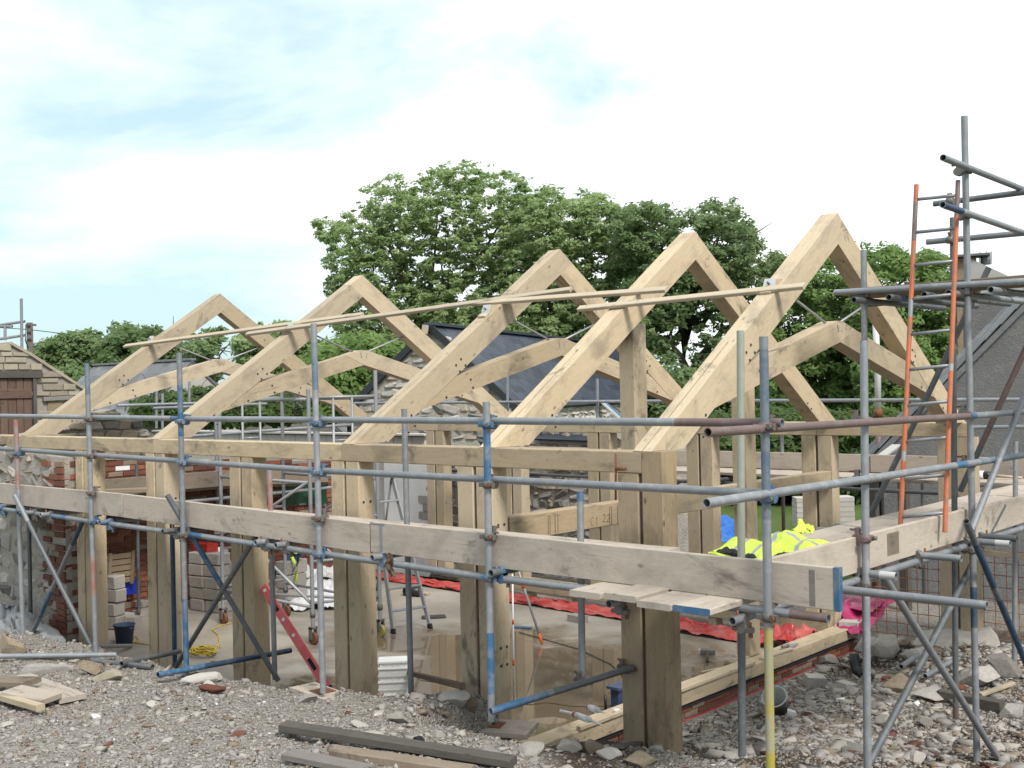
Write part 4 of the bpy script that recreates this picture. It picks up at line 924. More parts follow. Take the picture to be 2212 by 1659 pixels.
# ---- barn with the black slate roof
bn_g = Vector((.935, .355, 0)).normalized(); bn_r = Vector((-bn_g.y, bn_g.x, 0))
A0 = pD(932, 702, 26.0); eL = hit(764, 872, A0, bn_r); eR = hit(1109, 869, A0, bn_r)
barn = empty('barn', (A0.x, A0.y, 0), 'stone barn with a black slate roof and skylights behind the frame', 'barn')
wl = -(eL-A0).dot(bn_g); wr = (eR-A0).dot(bn_g); hl = A0.z-eL.z; hr = A0.z-eR.z
F = basis((A0.x, A0.y, 0), bn_g, -bn_r); zt = A0.z
gp = [(-wl, -.1), (wr, -.1), (wr, zt-hr-.05), (0, zt-.06), (-wl, zt-hl-.05)]
RL = (hit(1318, 750, A0, bn_g)-A0).dot(bn_r)
core(barn, F, gp, -RL+.1, -.008, 'lime_mortar')
stone_wall(barn, F, poly_in([(-wl+.05, 1.9), (wr-.05, 1.9), (wr-.05, zt-hr-.1), (0, zt-.14), (-wl+.05, zt-hl-.1)]), -wl, wr, 1.9, zt, .19, (.18, .46), RUB, .14, .022, 230, gap=.01, wob=.45, tilt=.2)
F2 = basis((A0.x+bn_g.x*wr, A0.y+bn_g.y*wr, 0), bn_r, bn_g)
stone_wall(barn, F2, lambda u, v: v < zt-hr-.1 and u < RL-.2, 0, RL, 1.7, zt, .2, (.22, .5), RUB, .14, .022, 70, gap=.01, wob=.4, tilt=.2)
ov = .18
def roof_plane(par, sgn, wid, hgt, mat='slate_dark', Fm=None, r0=-.12, r1=None, top=None, rows=11, cols=22, slates=True, thick=.03, meshes=None):
    """slates laid in courses on one slope; local frame x across the gable, y towards the viewer, z up"""
    r1 = r1 or RL; top = top if top is not None else zt
    sl = Vector((sgn*wid, 0, -hgt)); Ls = sl.length; d = sl/Ls; nrm = Vector((-d.z*sgn, 0, d.x*sgn)) if False else Vector((hgt*sgn, 0, wid)).normalized()
    ext = 1+ov/Ls; base = MB()
    p = [Vector((0, -r0, top)), Vector((0, -r1, top)), Vector((sgn*wid*ext, -r1, top-hgt*ext)), Vector((sgn*wid*ext, -r0, top-hgt*ext))]
    base.add([Fm @ (q-nrm*.03) for q in p]+[Fm @ (q-nrm*.10) for q in p], [(0, 1, 2, 3), (7, 6, 5, 4), (0, 4, 5, 1), (1, 5, 6, 2), (2, 6, 7, 3), (3, 7, 4, 0)]).obj('roof_deck', mat, par)
    if not slates: return d, nrm
    me = meshes or [chunk_mesh('slate', mat, 140+i, .02, .02) for i in range(3)]; LL = Ls*ext; W2 = r1-r0
    for r_ in range(rows):
        for c in range(cols+(r_ % 2)):
            w2 = W2/cols; y_ = r0+(c+.5)*w2-(w2/2 if r_ % 2 else 0); ww_ = w2*.97
            if r_ % 2 and c in (0, cols): ww_ = w2*.47; y_ += w2/4*(1 if c == 0 else -1)
            q = d*((r_+.55)*LL/rows)+Vector((0, -y_, top))+nrm*random.uniform(-.002, .004)
            Mx = Matrix(((d.x, 0, nrm.x, q.x), (d.y, 1, nrm.y, q.y), (d.z, 0, nrm.z, q.z), (0, 0, 0, 1)))
            inst('slate', random.choice(me), par, Fm @ Mx @ TRS((0, 0, 0), (0, .035, random.gauss(0, .004)), (LL/rows*1.12, ww_, .018)))
    return d, nrm
roof_plane(barn, 1, wr, hr, Fm=F, rows=12, cols=24); roof_plane(barn, -1, wl, hl, Fm=F, slates=False)
for k in range(9):
    m = MB(); a = F @ Vector((0, .14-(RL+.14)*k/9, zt+.02)); b = F @ Vector((0, .14-(RL+.14)*(k+.985)/9, zt+.02)); m.bar(a, b, .26, .07); m.obj('ridge_tile', 'slate_dark', barn)
for s, wd, hg in ((1, wr, hr), (-1, wl, hl)):
    MB().bar(F @ Vector((0, .10, zt-.04)), F @ Vector((s*wd*1.08, .10, zt-.04-hg*1.08)), .05, .16).obj('barge_board', 'dpc', barn)
nR = (bn_g*hr+Vector((0, 0, wr))).normalized(); P0 = A0
for k, (x, y) in enumerate(((1190, 900), (1326, 893), (1434, 884))):
    c = hit(x, y, P0, nR); ds = (bn_g*wr-Vector((0, 0, hr))).normalized()
    o = MB().bar(c-ds*.45+nR*.03, c+ds*.5+nR*.03, .34, .06, up=nR).obj('skylight', 'white_steel', barn)
    MB().bar(c-ds*.40+nR*.065, c+ds*.45+nR*.065, .24, .02, up=nR).obj('pane', 'skylight_glass', o)
MB().bar(pD(912, 711, 25.8), pD(925, 713, 25.8), .25, .20).obj('corbel_stone', 'ashlar', barn)

# ---- grey roughcast building on the right
ga = R(33); ge = Vector((math.cos(ga), math.sin(ga), 0)); gn = Vector((math.sin(ga), -math.cos(ga), 0))
G0 = pD(1889, 976, 15.6); gh = empty('grey_building', (G0.x, G0.y, 0), 'grey roughcast gable with a slate roof slope at the right edge', 'building')
V1 = hit(2212, 648, G0, gn); u1 = (V1-G0).dot(ge); k_ = (V1.z-G0.z)/u1; U2 = 5.2
F = basis((G0.x, G0.y, 0), ge, gn)
core(gh, F, [(.12, -.5), (2*U2, -.5), (2*U2-.12, G0.z), (U2, G0.z+k_*U2-.05), (.12, G0.z+.05)], -.72, -.06, 'roughcast', 'wall')
F3 = basis((G0.x+ge.x*U2, G0.y+ge.y*U2, 0), ge, gn); top = G0.z+k_*U2
roof_plane(gh, -1, U2, k_*U2, 'slate_grey', F3, 0, .75, top, rows=26, cols=3); roof_plane(gh, 1, U2, k_*U2, 'slate_grey', F3, 0, .75, top, slates=False)
MB().bar(F3 @ Vector((0, .0, top-.10)), F3 @ Vector((-U2*1.03, .0, top-.10-k_*U2*1.03)), .04, .07).obj('verge', 'slate_grey', gh)
a = hit(2137, 703, G0-gn*2.2, gn); MB().box((-.32, -.3, -1.2), (.32, .3, .42)).obj('chimney', 'roughcast', gh, basis(a, ge, gn))
# low lean-to slates at its foot
lt = empty('lean_to', pD(1925, 1000, 14.6), 'small slate lean-to roof left of the grey gable', 'roof')
a, b, c, d_ = pD(1884, 984, 15.6), pD(1950, 985, 14.9), pD(1968, 922, 16.2), pD(1920, 925, 16.9)
MB().add([a, b, c, d_]+[q-Vector((0, 0, .06)) for q in (a, b, c, d_)], [(0, 1, 2, 3), (7, 6, 5, 4), (0, 4, 5, 1), (1, 5, 6, 2), (2, 6, 7, 3), (3, 7, 4, 0)]).obj('slate_slope', 'slate_grey', lt)
MB().bar(pD(1898, 990, 14.7), pD(1936, 962, 15.2), .12, .03).obj('lead_flashing', 'parapet_render', lt)
for q in (a, b, c, d_): MB().bar(Vector((q.x, q.y, -.3)), q-Vector((0, 0, .06)), .12, .12, up=(0, 1, 0)).obj('post', 'old_timber', lt)
# vent pipe
vp = empty('vent_pipe', pD(1899, 1000, 15.9), 'white vent pipe, rusty lower down, behind the nearest truss', 'pipe')
pts = [pD(1891, 693, 15.9), pD(1896, 800, 15.9), pD(1897, 892, 15.9), pD(1899, 1120, 15.9)]
MB().tube(pts[:3], .044, 10).obj('upper_pipe', 'white_steel', vp); MB().tube([pts[2], pts[3]], .050, 10).obj('lower_pipe', 'rusty_tube', vp); MB().tube([pts[2]+Vector((0, 0, -.06)), pts[2]+Vector((0, 0, .06))], .062, 10).obj('socket', 'rust', vp)
# pale rendered gable far right
ph = empty('parapet', pD(2150, 640, 21), 'pale rendered parapet with a brown pier and a cowled pot', 'building')
n_ = (CAM-pD(2150, 640, 21)); n_.z = 0; n_.normalize(); PO = pD(2150, 640, 21); e_ = Vector((-n_.y, n_.x, 0))
F = basis((PO.x, PO.y, 0), e_, n_)
def uv(x, y): q = hit(x, y, PO, n_); return ((q-PO).dot(e_), q.z)
core(ph, F, [(uv(2096, 552)[0], -.5), (uv(2400, 700)[0], -.5), uv(2400, 700), uv(2096, 558)], -.4, 0, 'parapet_render', 'rendered_wall')
u_, z_ = uv(2086, 555); MB().bar(F @ Vector((u_, -.18, -.5)), F @ Vector((u_, -.18, z_)), .21, .36, up=e_).obj('pier', 'brick_buff', ph)
MB().bar(F @ Vector((u_-.2, -.18, z_+.025)), F @ Vector((u_+.42, -.18, z_+.03)), .5, .045).obj('cap_stone', 'slate_grey', ph)
q = hit(2129, 567, PO-n_*.2, n_); pot = MB().tube([q+Vector((0, 0, -.04)), q+Vector((0, 0, .17))], .085, 12).obj('chimney_pot', 'galvanised', ph)
for k in range(6): a = k*math.pi/3; MB().bar(q+Vector((.115*math.cos(a), .115*math.sin(a), -.04)), q+Vector((.115*math.cos(a), .115*math.sin(a), .20)), .012, .012, up=(1, 0, 0)).obj('cage_bar', 'coupler_steel', pot)

# ---- old stone building at the left
XL = -14.0; sb = empty('stone_building', (XL, 4, 0), 'old cream stone gable with a weathered plank door at the left edge', 'building')
def ul(x, y): q = pX(x, y, XL); return (q.y, q.z)
F = basis((XL, 0, 0), (0, 1, 0), (1, 0, 0))
gl = [ul(-150, 738), ul(22, 741), ul(70, 768), ul(120, 801), ul(182, 840), ul(205, 872), ul(200, 1010)]
core(sb, F, [(gl[0][0], -.5)]+[(gl[-1][0], -.5)]+gl[::-1], -.5, -.02, 'mortar')
inn = poly_in([(gl[0][0], 1.2), (gl[-1][0]-.05, 1.2)]+[(a-.03, b-.05) for a, b in gl[::-1]]); d0, d1 = ul(-60, 815), ul(70, 940); wb = [ul(103, 866), ul(133, 892)]
def stone_ok(u, v):
    if u < d1[0]+.10 and v < d0[1]+.02: return False
    if wb[0][0]-.12 < u < wb[1][0]+.12 and wb[1][1]-.02 < v < wb[0][1]+.02: return False
    return inn(u, v)
stone_wall(sb, F, stone_ok, gl[0][0], gl[-1][0], 1.4, gl[1][1]+.1, .115, (.14, .40), ASH, .12, .015, 290, gap=.014, wob=.25, tilt=.02, prefer=lambda q: -q[1])
lo_ = ul(-80, 809)[0]; hi_ = ul(86, 809)[0]; zl_ = ul(20, 809)[1]
MB().bar((XL+.0, lo_, zl_), (XL+.0, hi_, zl_), .16, .12).obj('lintel', 'old_timber', sb)
dr = MB().box((XL-.018, d0[0], -.2), (XL-.002, d1[0], d0[1]-.02)).obj('door', 'door_wood', sb)
y_ = d0[0]; k = 0
while y_ < d1[0]-.05:
    wd = min(random.uniform(.12, .17), d1[0]-y_); beam('plank', (XL+.012+.004*(k % 2), y_+wd/2, -.2), (XL+.012+.004*(k % 2), y_+wd/2, d0[1]-.03), wd-.008, .026, 'door_wood', dr, (1, 0, 0)); y_ += wd; k += 1
for v in (d0[1]-.28,): beam('ledge', (XL+.04, d0[0], v), (XL+.04, d1[0]-.02, v), .03, .16, 'door_wood', dr, (0, 0, 1))
beam('brace', (XL+.045, d0[0]+.1, d0[1]-.9), (XL+.045, d1[0]-.1, d0[1]-1.75), .03, .13, 'door_wood', dr, (0, 0, 1))
beam('frame', (XL+.03, d1[0]+.035, -.2), (XL+.03, d1[0]+.035, d0[1]), .06, .07, 'old_timber', dr, (1, 0, 0))
MB().box((XL-.019, wb[0][0], wb[1][1]-.3), (XL+.004, wb[1][0]+.02, wb[0][1]-.02)).obj('boarded_window', 'weathered_ply', sb); MB().bar((XL+.0, wb[0][0]-.09, wb[0][1]+.03), (XL+.0, wb[1][0]+.2, wb[0][1]+.05), .1, .07).obj('window_lintel', 'grey_plank', sb)
for (a, b), (c, d_) in zip(gl[1:5], gl[2:6]): MB().bar((XL-.2, a, b), (XL-.2, c, d_), .46, .05).obj('coping_stone', 'ashlar', sb)
# ---- house with the old slate roof
hp = empty('slate_house', pD(300, 880, 36), 'distant cottage with a mottled old slate roof at the left', 'house')
q0, q1 = pD(205, 790, 38), pD(418, 786, 34.5); dirn = (q1-q0); dirn.z = 0; LnH = dirn.length; dirn.normalize(); fr = Vector((dirn.y, -dirn.x, 0))
F = Matrix(((fr.x, -dirn.x, 0, q0.x), (fr.y, -dirn.y, 0, q0.y), (0, 0, 1, 0), (0, 0, 0, 1)))
roof_plane(hp, 1, 1.9, 1.55, 'slate_grey', F, 0, LnH, q0.z, rows=9, cols=int(LnH/.34)); roof_plane(hp, -1, 1.9, 1.55, 'slate_grey', F, 0, LnH, q0.z, slates=False)
m = MB(); gp = [(-1.8, -.3), (1.8, -.3), (1.8, q0.z-1.55), (0, q0.z-.06), (-1.8, q0.z-1.55)]; n = 5
m.add([F @ Vector((a, 0-.05, b)) for a, b in gp]+[F @ Vector((a, -LnH+.05, b)) for a, b in gp], [tuple(range(n)), tuple(range(2*n-1, n-1, -1))]+[(i, n+i, n+(i+1) % n, (i+1) % n) for i in range(n)]).obj('wall', 'plaster_pale', hp)
MB().bar(F @ Vector((0, .02, q0.z+.03)), F @ Vector((0, -LnH, q0.z+.03)), .2, .07).obj('ridge', 'slate_grey', hp)
# second slate roof seen between the left trusses
h2 = empty('slate_house', pD(640, 930, 40), 'far grey slate gable roof seen through the tower scaffold', 'house')
q0, q1 = pD(620, 838, 40), pD(700, 860, 43); dirn = (q1-q0); dirn.z = 0; LnH = 5.0; dirn.normalize(); fr = Vector((dirn.y, -dirn.x, 0)); F = Matrix(((fr.x, -dirn.x, 0, q0.x), (fr.y, -dirn.y, 0, q0.y), (0, 0, 1, 0), (0, 0, 0, 1)))
for s in (1, -1): roof_plane(h2, s, 2.0, 1.5, 'slate_grey', F, 0, LnH, q0.z, rows=6, cols=12, slates=(s == 1))
gp = [(-1.9, -.3), (1.9, -.3), (1.9, q0.z-1.5), (0, q0.z-.06), (-1.9, q0.z-1.5)]; m = MB()
m.add([F @ Vector((a, -.05, b)) for a, b in gp]+[F @ Vector((a, -LnH+.05, b)) for a, b in gp], [tuple(range(n)), tuple(range(2*n-1, n-1, -1))]+[(i, n+i, n+(i+1) % n, (i+1) % n) for i in range(n)]).obj('wall', 'wall_stone', h2)
# utility pole and wire
po = empty('utility_pole', pD(66, 900, 48), 'wooden utility pole with insulators above the stone gable', 'pole')
MB().tube([pD(67, 900, 48)-Vector((0, 0, 2)), pD(64, 697, 48)], [.17, .13], 10).obj('shaft', 'pale_bark', po)
for k, (x, y) in enumerate(((60, 701), (61, 715), (62, 730), (72, 702))): MB().bar(pD(x-3, y, 47.8), pD(x+6, y, 47.8), .05, .09).obj('insulator', 'coupler_steel', po)
MB().tube([pD(56, 700+1, 47.7), pD(55, 735, 47.7), pD(61, 752, 47.7)], .025, 6).obj('cable', 'dpc', po)
pts = [pD(-300, 690, 48), pD(-100, 701, 48), pD(64, 712, 48), pD(180, 726, 52), pD(330, 742, 60), pD(700, 765, 85)]
tag(MB().tube(pts, .018, 6).obj('overhead_wire', 'dpc'), 'thin overhead wire running from the pole behind the trees', 'wire')

# rebar mesh in front of the grey wall
rb = empty('rebar_mesh', (.5, 5.99, .1), 'rusty orange reinforcing mesh standing behind the stone block', 'rebar mesh')
xb0, xb1, zb0, zb1 = -1.0, 2.1, .12, 1.20
RH = MB().tube([(xb0, 0, 0), (xb1, 0, 0)], .0045, 5, caps=False).mesh('bar', 'rebar_rust'); RV = MB().tube([(0, 0, zb0), (0, 0, zb1)], .0045, 5, caps=False).mesh('bar', 'rebar_rust')
for k in range(9): inst('bar', RH, rb, Matrix.Translation((random.uniform(-.03, .03), 5.985, zb0+.02+k*.13)))
for k in range(25): inst('bar', RV, rb, Matrix.Translation((xb0+.05+k*.122, 5.994, random.uniform(-.02, .02))))
tag(beam('rail_timber', (-1.2, 5.93, 1.20), (2.2, 5.93, 1.12), .05, .06, 'pine'), 'thin pale timber rail in front of the reinforcing mesh', 'timber')
# pale block stack far on the grass
ps = empty('block_pallet', pD(1785, 1141, 22), 'stack of pale blocks on the grass beyond the back corner post', 'block stack')
c0 = pD(1722, 1141, 22); c1 = pD(1848, 1141, 22); e_ = (c1-c0).normalized(); e_.z = 0; nn = Vector((e_.y, -e_.x, 0)); F = basis(c0, e_, nn); Wd = (c1-c0).length
for r_ in range(6):
    for k in range(3): inst('block', random.choice(BLP), ps, F @ TRS(((k+.5)*Wd/3, -.2, .05+r_*.098+random.uniform(0, .004)), (0, 0, random.gauss(0, .015)), (Wd/3-.012, .4, .092)))
# ------------------------------------------------------------------ trees
def quads_obj(name, V, tint, mat, parent):
    """V: n x 4 x 3 leaf corners"""
    n = len(V); me = bpy.data.meshes.new(name)
    me.vertices.add(n*4); me.vertices.foreach_set('co', V.reshape(-1).astype(np.float32)); me.loops.add(n*4); me.loops.foreach_set('vertex_index', np.arange(n*4, dtype=np.int32))
    me.polygons.add(n); me.polygons.foreach_set('loop_start', np.arange(0, n*4, 4, dtype=np.int32)); me.update()
    at = me.attributes.new('tint', 'FLOAT', 'POINT'); at.data.foreach_set('value', np.repeat(np.clip(tint, 0, 1), 4).astype(np.float32))
    me.materials.append(MATS[mat]); return link(bpy.data.objects.new(name, me), parent)
def leaves(cent, rad, per, size, flat=.6, wind=0., tint0=None):
    ctr = cent.mean(0); ow_ = (cent-ctr)/(np.abs(cent-ctr).max(0)+.01)
    """leaf cards gathered in clumps round the centres"""
    k = len(cent); idx = np.repeat(np.arange(k), per); n = len(idx)
    d = rng.normal(size=(n, 3)); d /= np.linalg.norm(d, axis=1)[:, None]; r = rng.random(n)**.45
    off = d*(r*rad[idx])[:, None]; off[:, 2] *= flat
    if wind: off[:, 0] += wind*off[:, 2]*1.0; off[:, 0] *= 1+.35*wind
    c = cent[idx]+off
    nrm = rng.normal(size=(n, 3))*.42+np.array([0, 0, .55])+d*.55+ow_[idx]*.45+np.array([.25, -.35, 0]); nrm /= np.linalg.norm(nrm, axis=1)[:, None]
    a = rng.normal(size=(n, 3)); a[:, 2] *= .5; a -= nrm*np.sum(a*nrm, 1)[:, None]; a /= np.linalg.norm(a, axis=1)[:, None]; b = np.cross(nrm, a)
    s = size*rng.uniform(.55, 1.35, n); a *= s[:, None]; b *= (s*rng.uniform(.35, .6, n))[:, None]
    V = np.stack([c-a, c-b*.9+a*.1, c+a, c+b*.9+a*.1], 1)
    t = (tint0[idx] if tint0 is not None else .5)+rng.normal(0, .2, n); return V, t
def tree(label, poly, D, mat, base_px, nclump=200, rad=(.45, .8), per=120, size=.13, depth=2.6, wind=0., group='background trees', cat='tree', bark='bark', trunk_r=.28, limbs=16, name='leafy_tree', bare=0, fork=.45, gap=.30, sparse_low=False, flat=.6):
    ins = poly_in(poly); xs = [p[0] for p in poly]; ys = [p[1] for p in poly]; C_ = []; px = []
    sx = rng.uniform(0, 50); tries = 0
    while len(C_) < nclump and tries < nclump*40:
        tries += 1; x = rng.uniform(min(xs), max(xs)); y = rng.uniform(min(ys), max(ys))
        if not ins(x, y): continue
        if .55*_vn(np.array(x*.035+sx), np.array(y*.05+sx), 1.0)+.45*_vn(np.array(x*.09+sx), np.array(y*.12), 1.0) < gap: continue
        dd = D+rng.uniform(-depth, depth); q = pD(x, y, dd); C_.append((q.x, q.y, q.z)); px.append((x, y))
    # outline clumps, so that the edge of the crown is ragged
    P = list(poly)+[poly[0]]
    for (a, b), (c, d) in zip(P[:-1], P[1:]):
        L_ = math.hypot(c-a, d-b); m = int(L_/13)
        for _ in range(m):
            t = rng.random(); x, y = a+(c-a)*t+rng.normal(0, 8), b+(d-b)*t+rng.normal(0, 8); q = pD(x, y, D+rng.uniform(-depth*.5, depth*.5)); C_.append((q.x, q.y, q.z))
    C_ = np.array(C_); r_ = rng.uniform(rad[0], rad[1], len(C_)); r_[nclump:] *= .6
    base = pD(base_px[0], base_px[1], D); zb = min(base.z, -.3); base = Vector((base.x, base.y, zb))
    o = empty(name, base, label, cat, group)
    pr_ = np.full(len(C_), per); pr_[nclump:] = per//3
    V, t = leaves(C_, r_, pr_, size, flat, wind, rng.uniform(.1, .9, len(C_)))
    quads_obj('crown', V, t, mat, o)
    cen = C_.mean(0); zlo, zhi = C_[:, 2].min(), C_[:, 2].max(); fk = Vector((base.x*.55+cen[0]*.45, base.y*.5+cen[1]*.5, max(zlo+(zhi-zlo)*fork*.5, zb+1.2)))
    MB().tube([base, base.lerp(fk, .5)+Vector((rng.normal(0, .1), 0, 0)), fk], [trunk_r*1.25, trunk_r, trunk_r*.8], 10).obj('trunk', bark, o)
    m = MB()
    for j in rng.choice(len(C_), min(limbs, len(C_)), replace=False):
        e = Vector(C_[j]); mid = fk.lerp(e, .5)+Vector((rng.normal(0, .35), rng.normal(0, .3), rng.normal(.25, .25))); q3 = mid.lerp(e, .55)+Vector((rng.normal(0, .2), 0, rng.normal(0, .2)))
        m.tube([fk, fk.lerp(mid, .5)+Vector((0, 0, rng.normal(0, .15))), mid, q3, e], [trunk_r*.42, trunk_r*.28, trunk_r*.17, trunk_r*.09, .01], 6, caps=False)
        for _ in range(3):
            s = mid.lerp(e, rng.random()); m.tube([s, s+Vector((rng.normal(0, .5), rng.normal(0, .4), rng.normal(.1, .4)))], [trunk_r*.12, .008], 5, caps=False)
    m.obj('limbs', bark, o); return o
tree('large light green ash in the centre, tallest tree with wind drawn leaves', [(677, 478), (707, 478), (728, 490), (746, 460), (762, 470), (790, 455), (788, 408), (824, 388), (856, 379), (884, 394), (925, 385), (941, 356), (970, 361), (1009, 352), (1034, 370), (1074, 364), (1106, 380), (1138, 386), (1142, 420), (1165, 500), (1160, 640), (1130, 740), (1040, 740), (960, 740), (880, 820), (790, 830), (740, 760), (712, 650), (706, 618), (716, 590), (700, 560), (710, 535), (690, 510)],
     46, 'leaf_ash', (890, 1000), 2400, (.15, .38), 36, .092, 2.6, .5, limbs=22, trunk_r=.34, gap=.34, flat=.5)
tree('second ash right of the tallest tree, behind the middle truss peak', [(1130, 430), (1170, 412), (1182, 401), (1202, 408), (1212, 432), (1240, 426), (1272, 413), (1302, 426), (1332, 452), (1372, 470), (1400, 560), (1390, 680), (1330, 800), (1250, 820), (1120, 780), (1060, 740), (1100, 560)],
     44, 'leaf_ash', (1250, 1000), 1900, (.15, .38), 36, .092, 2.6, .5, limbs=16, trunk_r=.3, gap=.32, flat=.5)
tree('dark green oak with a crooked dark trunk behind the gable truss', [(1328, 458), (1366, 446), (1400, 441), (1442, 446), (1500, 456), (1530, 441), (1570, 437), (1602, 462), (1628, 500), (1650, 545), (1690, 548), (1712, 575), (1690, 650), (1640, 690), (1560, 690), (1520, 660), (1470, 700), (1450, 780), (1400, 760), (1350, 640), (1330, 540)],
     41, 'leaf_oak', (1478, 1010), 1200, (.17, .40), 44, .09, 2.4, 0, limbs=18, trunk_r=.36, gap=.36)
ok = empty('leaning_limb', pD(1485, 862, 40.5), 'bare crooked dark limb of the oak seen against the sky', 'branch')
MB().tube([pD(1474, 900, 40.6), pD(1484, 830, 40.6), pD(1510, 776, 40.5), pD(1560, 715, 40.4), pD(1640, 668, 40.3)], [.26, .22, .15, .09, .03], 8).obj('bough', 'bark', ok)
MB().tube([pD(1512, 774, 40.5), pD(1545, 762, 40.4), pD(1590, 735, 40.3)], [.09, .06, .02], 7).obj('side_branch', 'bark', ok); MB().tube([pD(1488, 815, 40.6), pD(1470, 770, 40.5), pD(1440, 730, 40.5)], [.2, .12, .04], 7).obj('side_branch', 'bark', ok)
tree('hanging leafy spray of the oak round its crooked limb', [(1500, 690), (1560, 670), (1640, 660), (1665, 720), (1600, 760), (1545, 800), (1500, 800)], 40, 'leaf_oak', (1478, 1010), 75, (.17, .36), 40, .09, 1.2, limbs=4, trunk_r=.05, name='oak_spray', cat='branch', gap=.3)
tree('dense dark bush foliage at the foot of the oak', [(1400, 780), (1460, 800), (1560, 830), (1640, 800), (1690, 850), (1690, 985), (1600, 990), (1400, 900)], 37, 'leaf_oak', (1560, 1040), 200, (.4, .7), 120, .11, 2, limbs=6, trunk_r=.12, name='bush', cat='bush', gap=.12)
tree('bright green maple seen through the nearest truss', [(1650, 640), (1700, 585), (1760, 560), (1820, 556), (1868, 590), (1890, 700), (1890, 960), (1680, 985), (1640, 860)], 36, 'leaf_maple', (1780, 1040), 800, (.2, .44), 56, .09, 2.2, limbs=18, gap=.2)
tree('bright green maple behind the orange ladder', [(1862, 560), (1872, 533), (1900, 545), (1918, 536), (1936, 531), (1956, 553), (1978, 560), (2000, 546), (2028, 556), (2046, 562), (2062, 592), (2090, 690), (2100, 830), (2030, 960), (1900, 985), (1850, 840)], 34, 'leaf_maple', (1960, 1040), 820, (.2, .44), 56, .088, 2.2, limbs=18, gap=.22)
tree('low dark hedge along the grass beyond the back scaffold', [(1480, 900), (1560, 905), (1680, 890), (1800, 900), (1900, 905), (1990, 900), (2000, 1075), (1480, 1078)], 31, 'leaf_hedge', (1700, 1120), 420, (.35, .6), 110, .10, 1.5, limbs=8, trunk_r=.08, name='hedge', cat='hedge', gap=.05)
tree('rounded green tree left of the first truss', [(76, 750), (100, 738), (124, 735), (140, 724), (178, 722), (204, 720), (216, 750), (228, 830), (215, 872), (170, 835), (110, 800), (80, 785)], 52, 'leaf_oak', (150, 930), 420, (.26, .55), 45, .14, 2.5, limbs=10, gap=.2)
tree('darker tree behind the leftmost rafter', [(214, 745), (238, 738), (248, 706), (268, 699), (290, 714), (330, 712), (372, 724), (388, 752), (386, 790), (220, 800)], 50, 'leaf_oak', (300, 930), 360, (.26, .52), 45, .135, 2.3, limbs=12, gap=.24)
tree('sparse twiggy tree with bare pale branches left of the second truss', [(385, 738), (420, 722), (440, 712), (478, 714), (470, 735), (450, 760), (462, 800), (440, 850), (470, 900), (400, 900), (410, 800)], 40, 'leaf_oak', (436, 960), 55, (.28, .5), 80, .115, 1.5, limbs=26, trunk_r=.26, bark='pale_bark', gap=.36)
tree('light green tree behind the second truss', [(506, 745), (530, 718), (575, 706), (620, 700), (660, 728), (700, 752), (712, 800), (690, 850), (600, 850), (520, 800)], 46, 'leaf_ash', (590, 960), 300, (.26, .52), 45, .13, 2, .3, limbs=12, gap=.26)
tree('fresh green bush against the stone barn gable', [(680, 770), (740, 740), (810, 730), (870, 760), (850, 790), (800, 840), (764, 872), (720, 905), (680, 900)], 31, 'leaf_maple', (760, 1000), 340, (.22, .45), 60, .10, 1.6, limbs=6, trunk_r=.12, name='bush', cat='bush', gap=.12)
tree('dark scrub behind the left scaffold rails', [(300, 872), (380, 850), (470, 850), (560, 870), (610, 860), (650, 900), (500, 912), (300, 906)], 33, 'leaf_hedge', (450, 980), 130, (.32, .55), 105, .10, 1.5, limbs=10, trunk_r=.08, name='bush', cat='bush', gap=.2)
tree('green trees filling the gap behind the far cottage', [(80, 800), (200, 810), (240, 860), (330, 880), (330, 940), (80, 930)], 44, 'leaf_oak', (200, 980), 130, (.45, .8), 100, .13, 2, limbs=6, gap=.1)
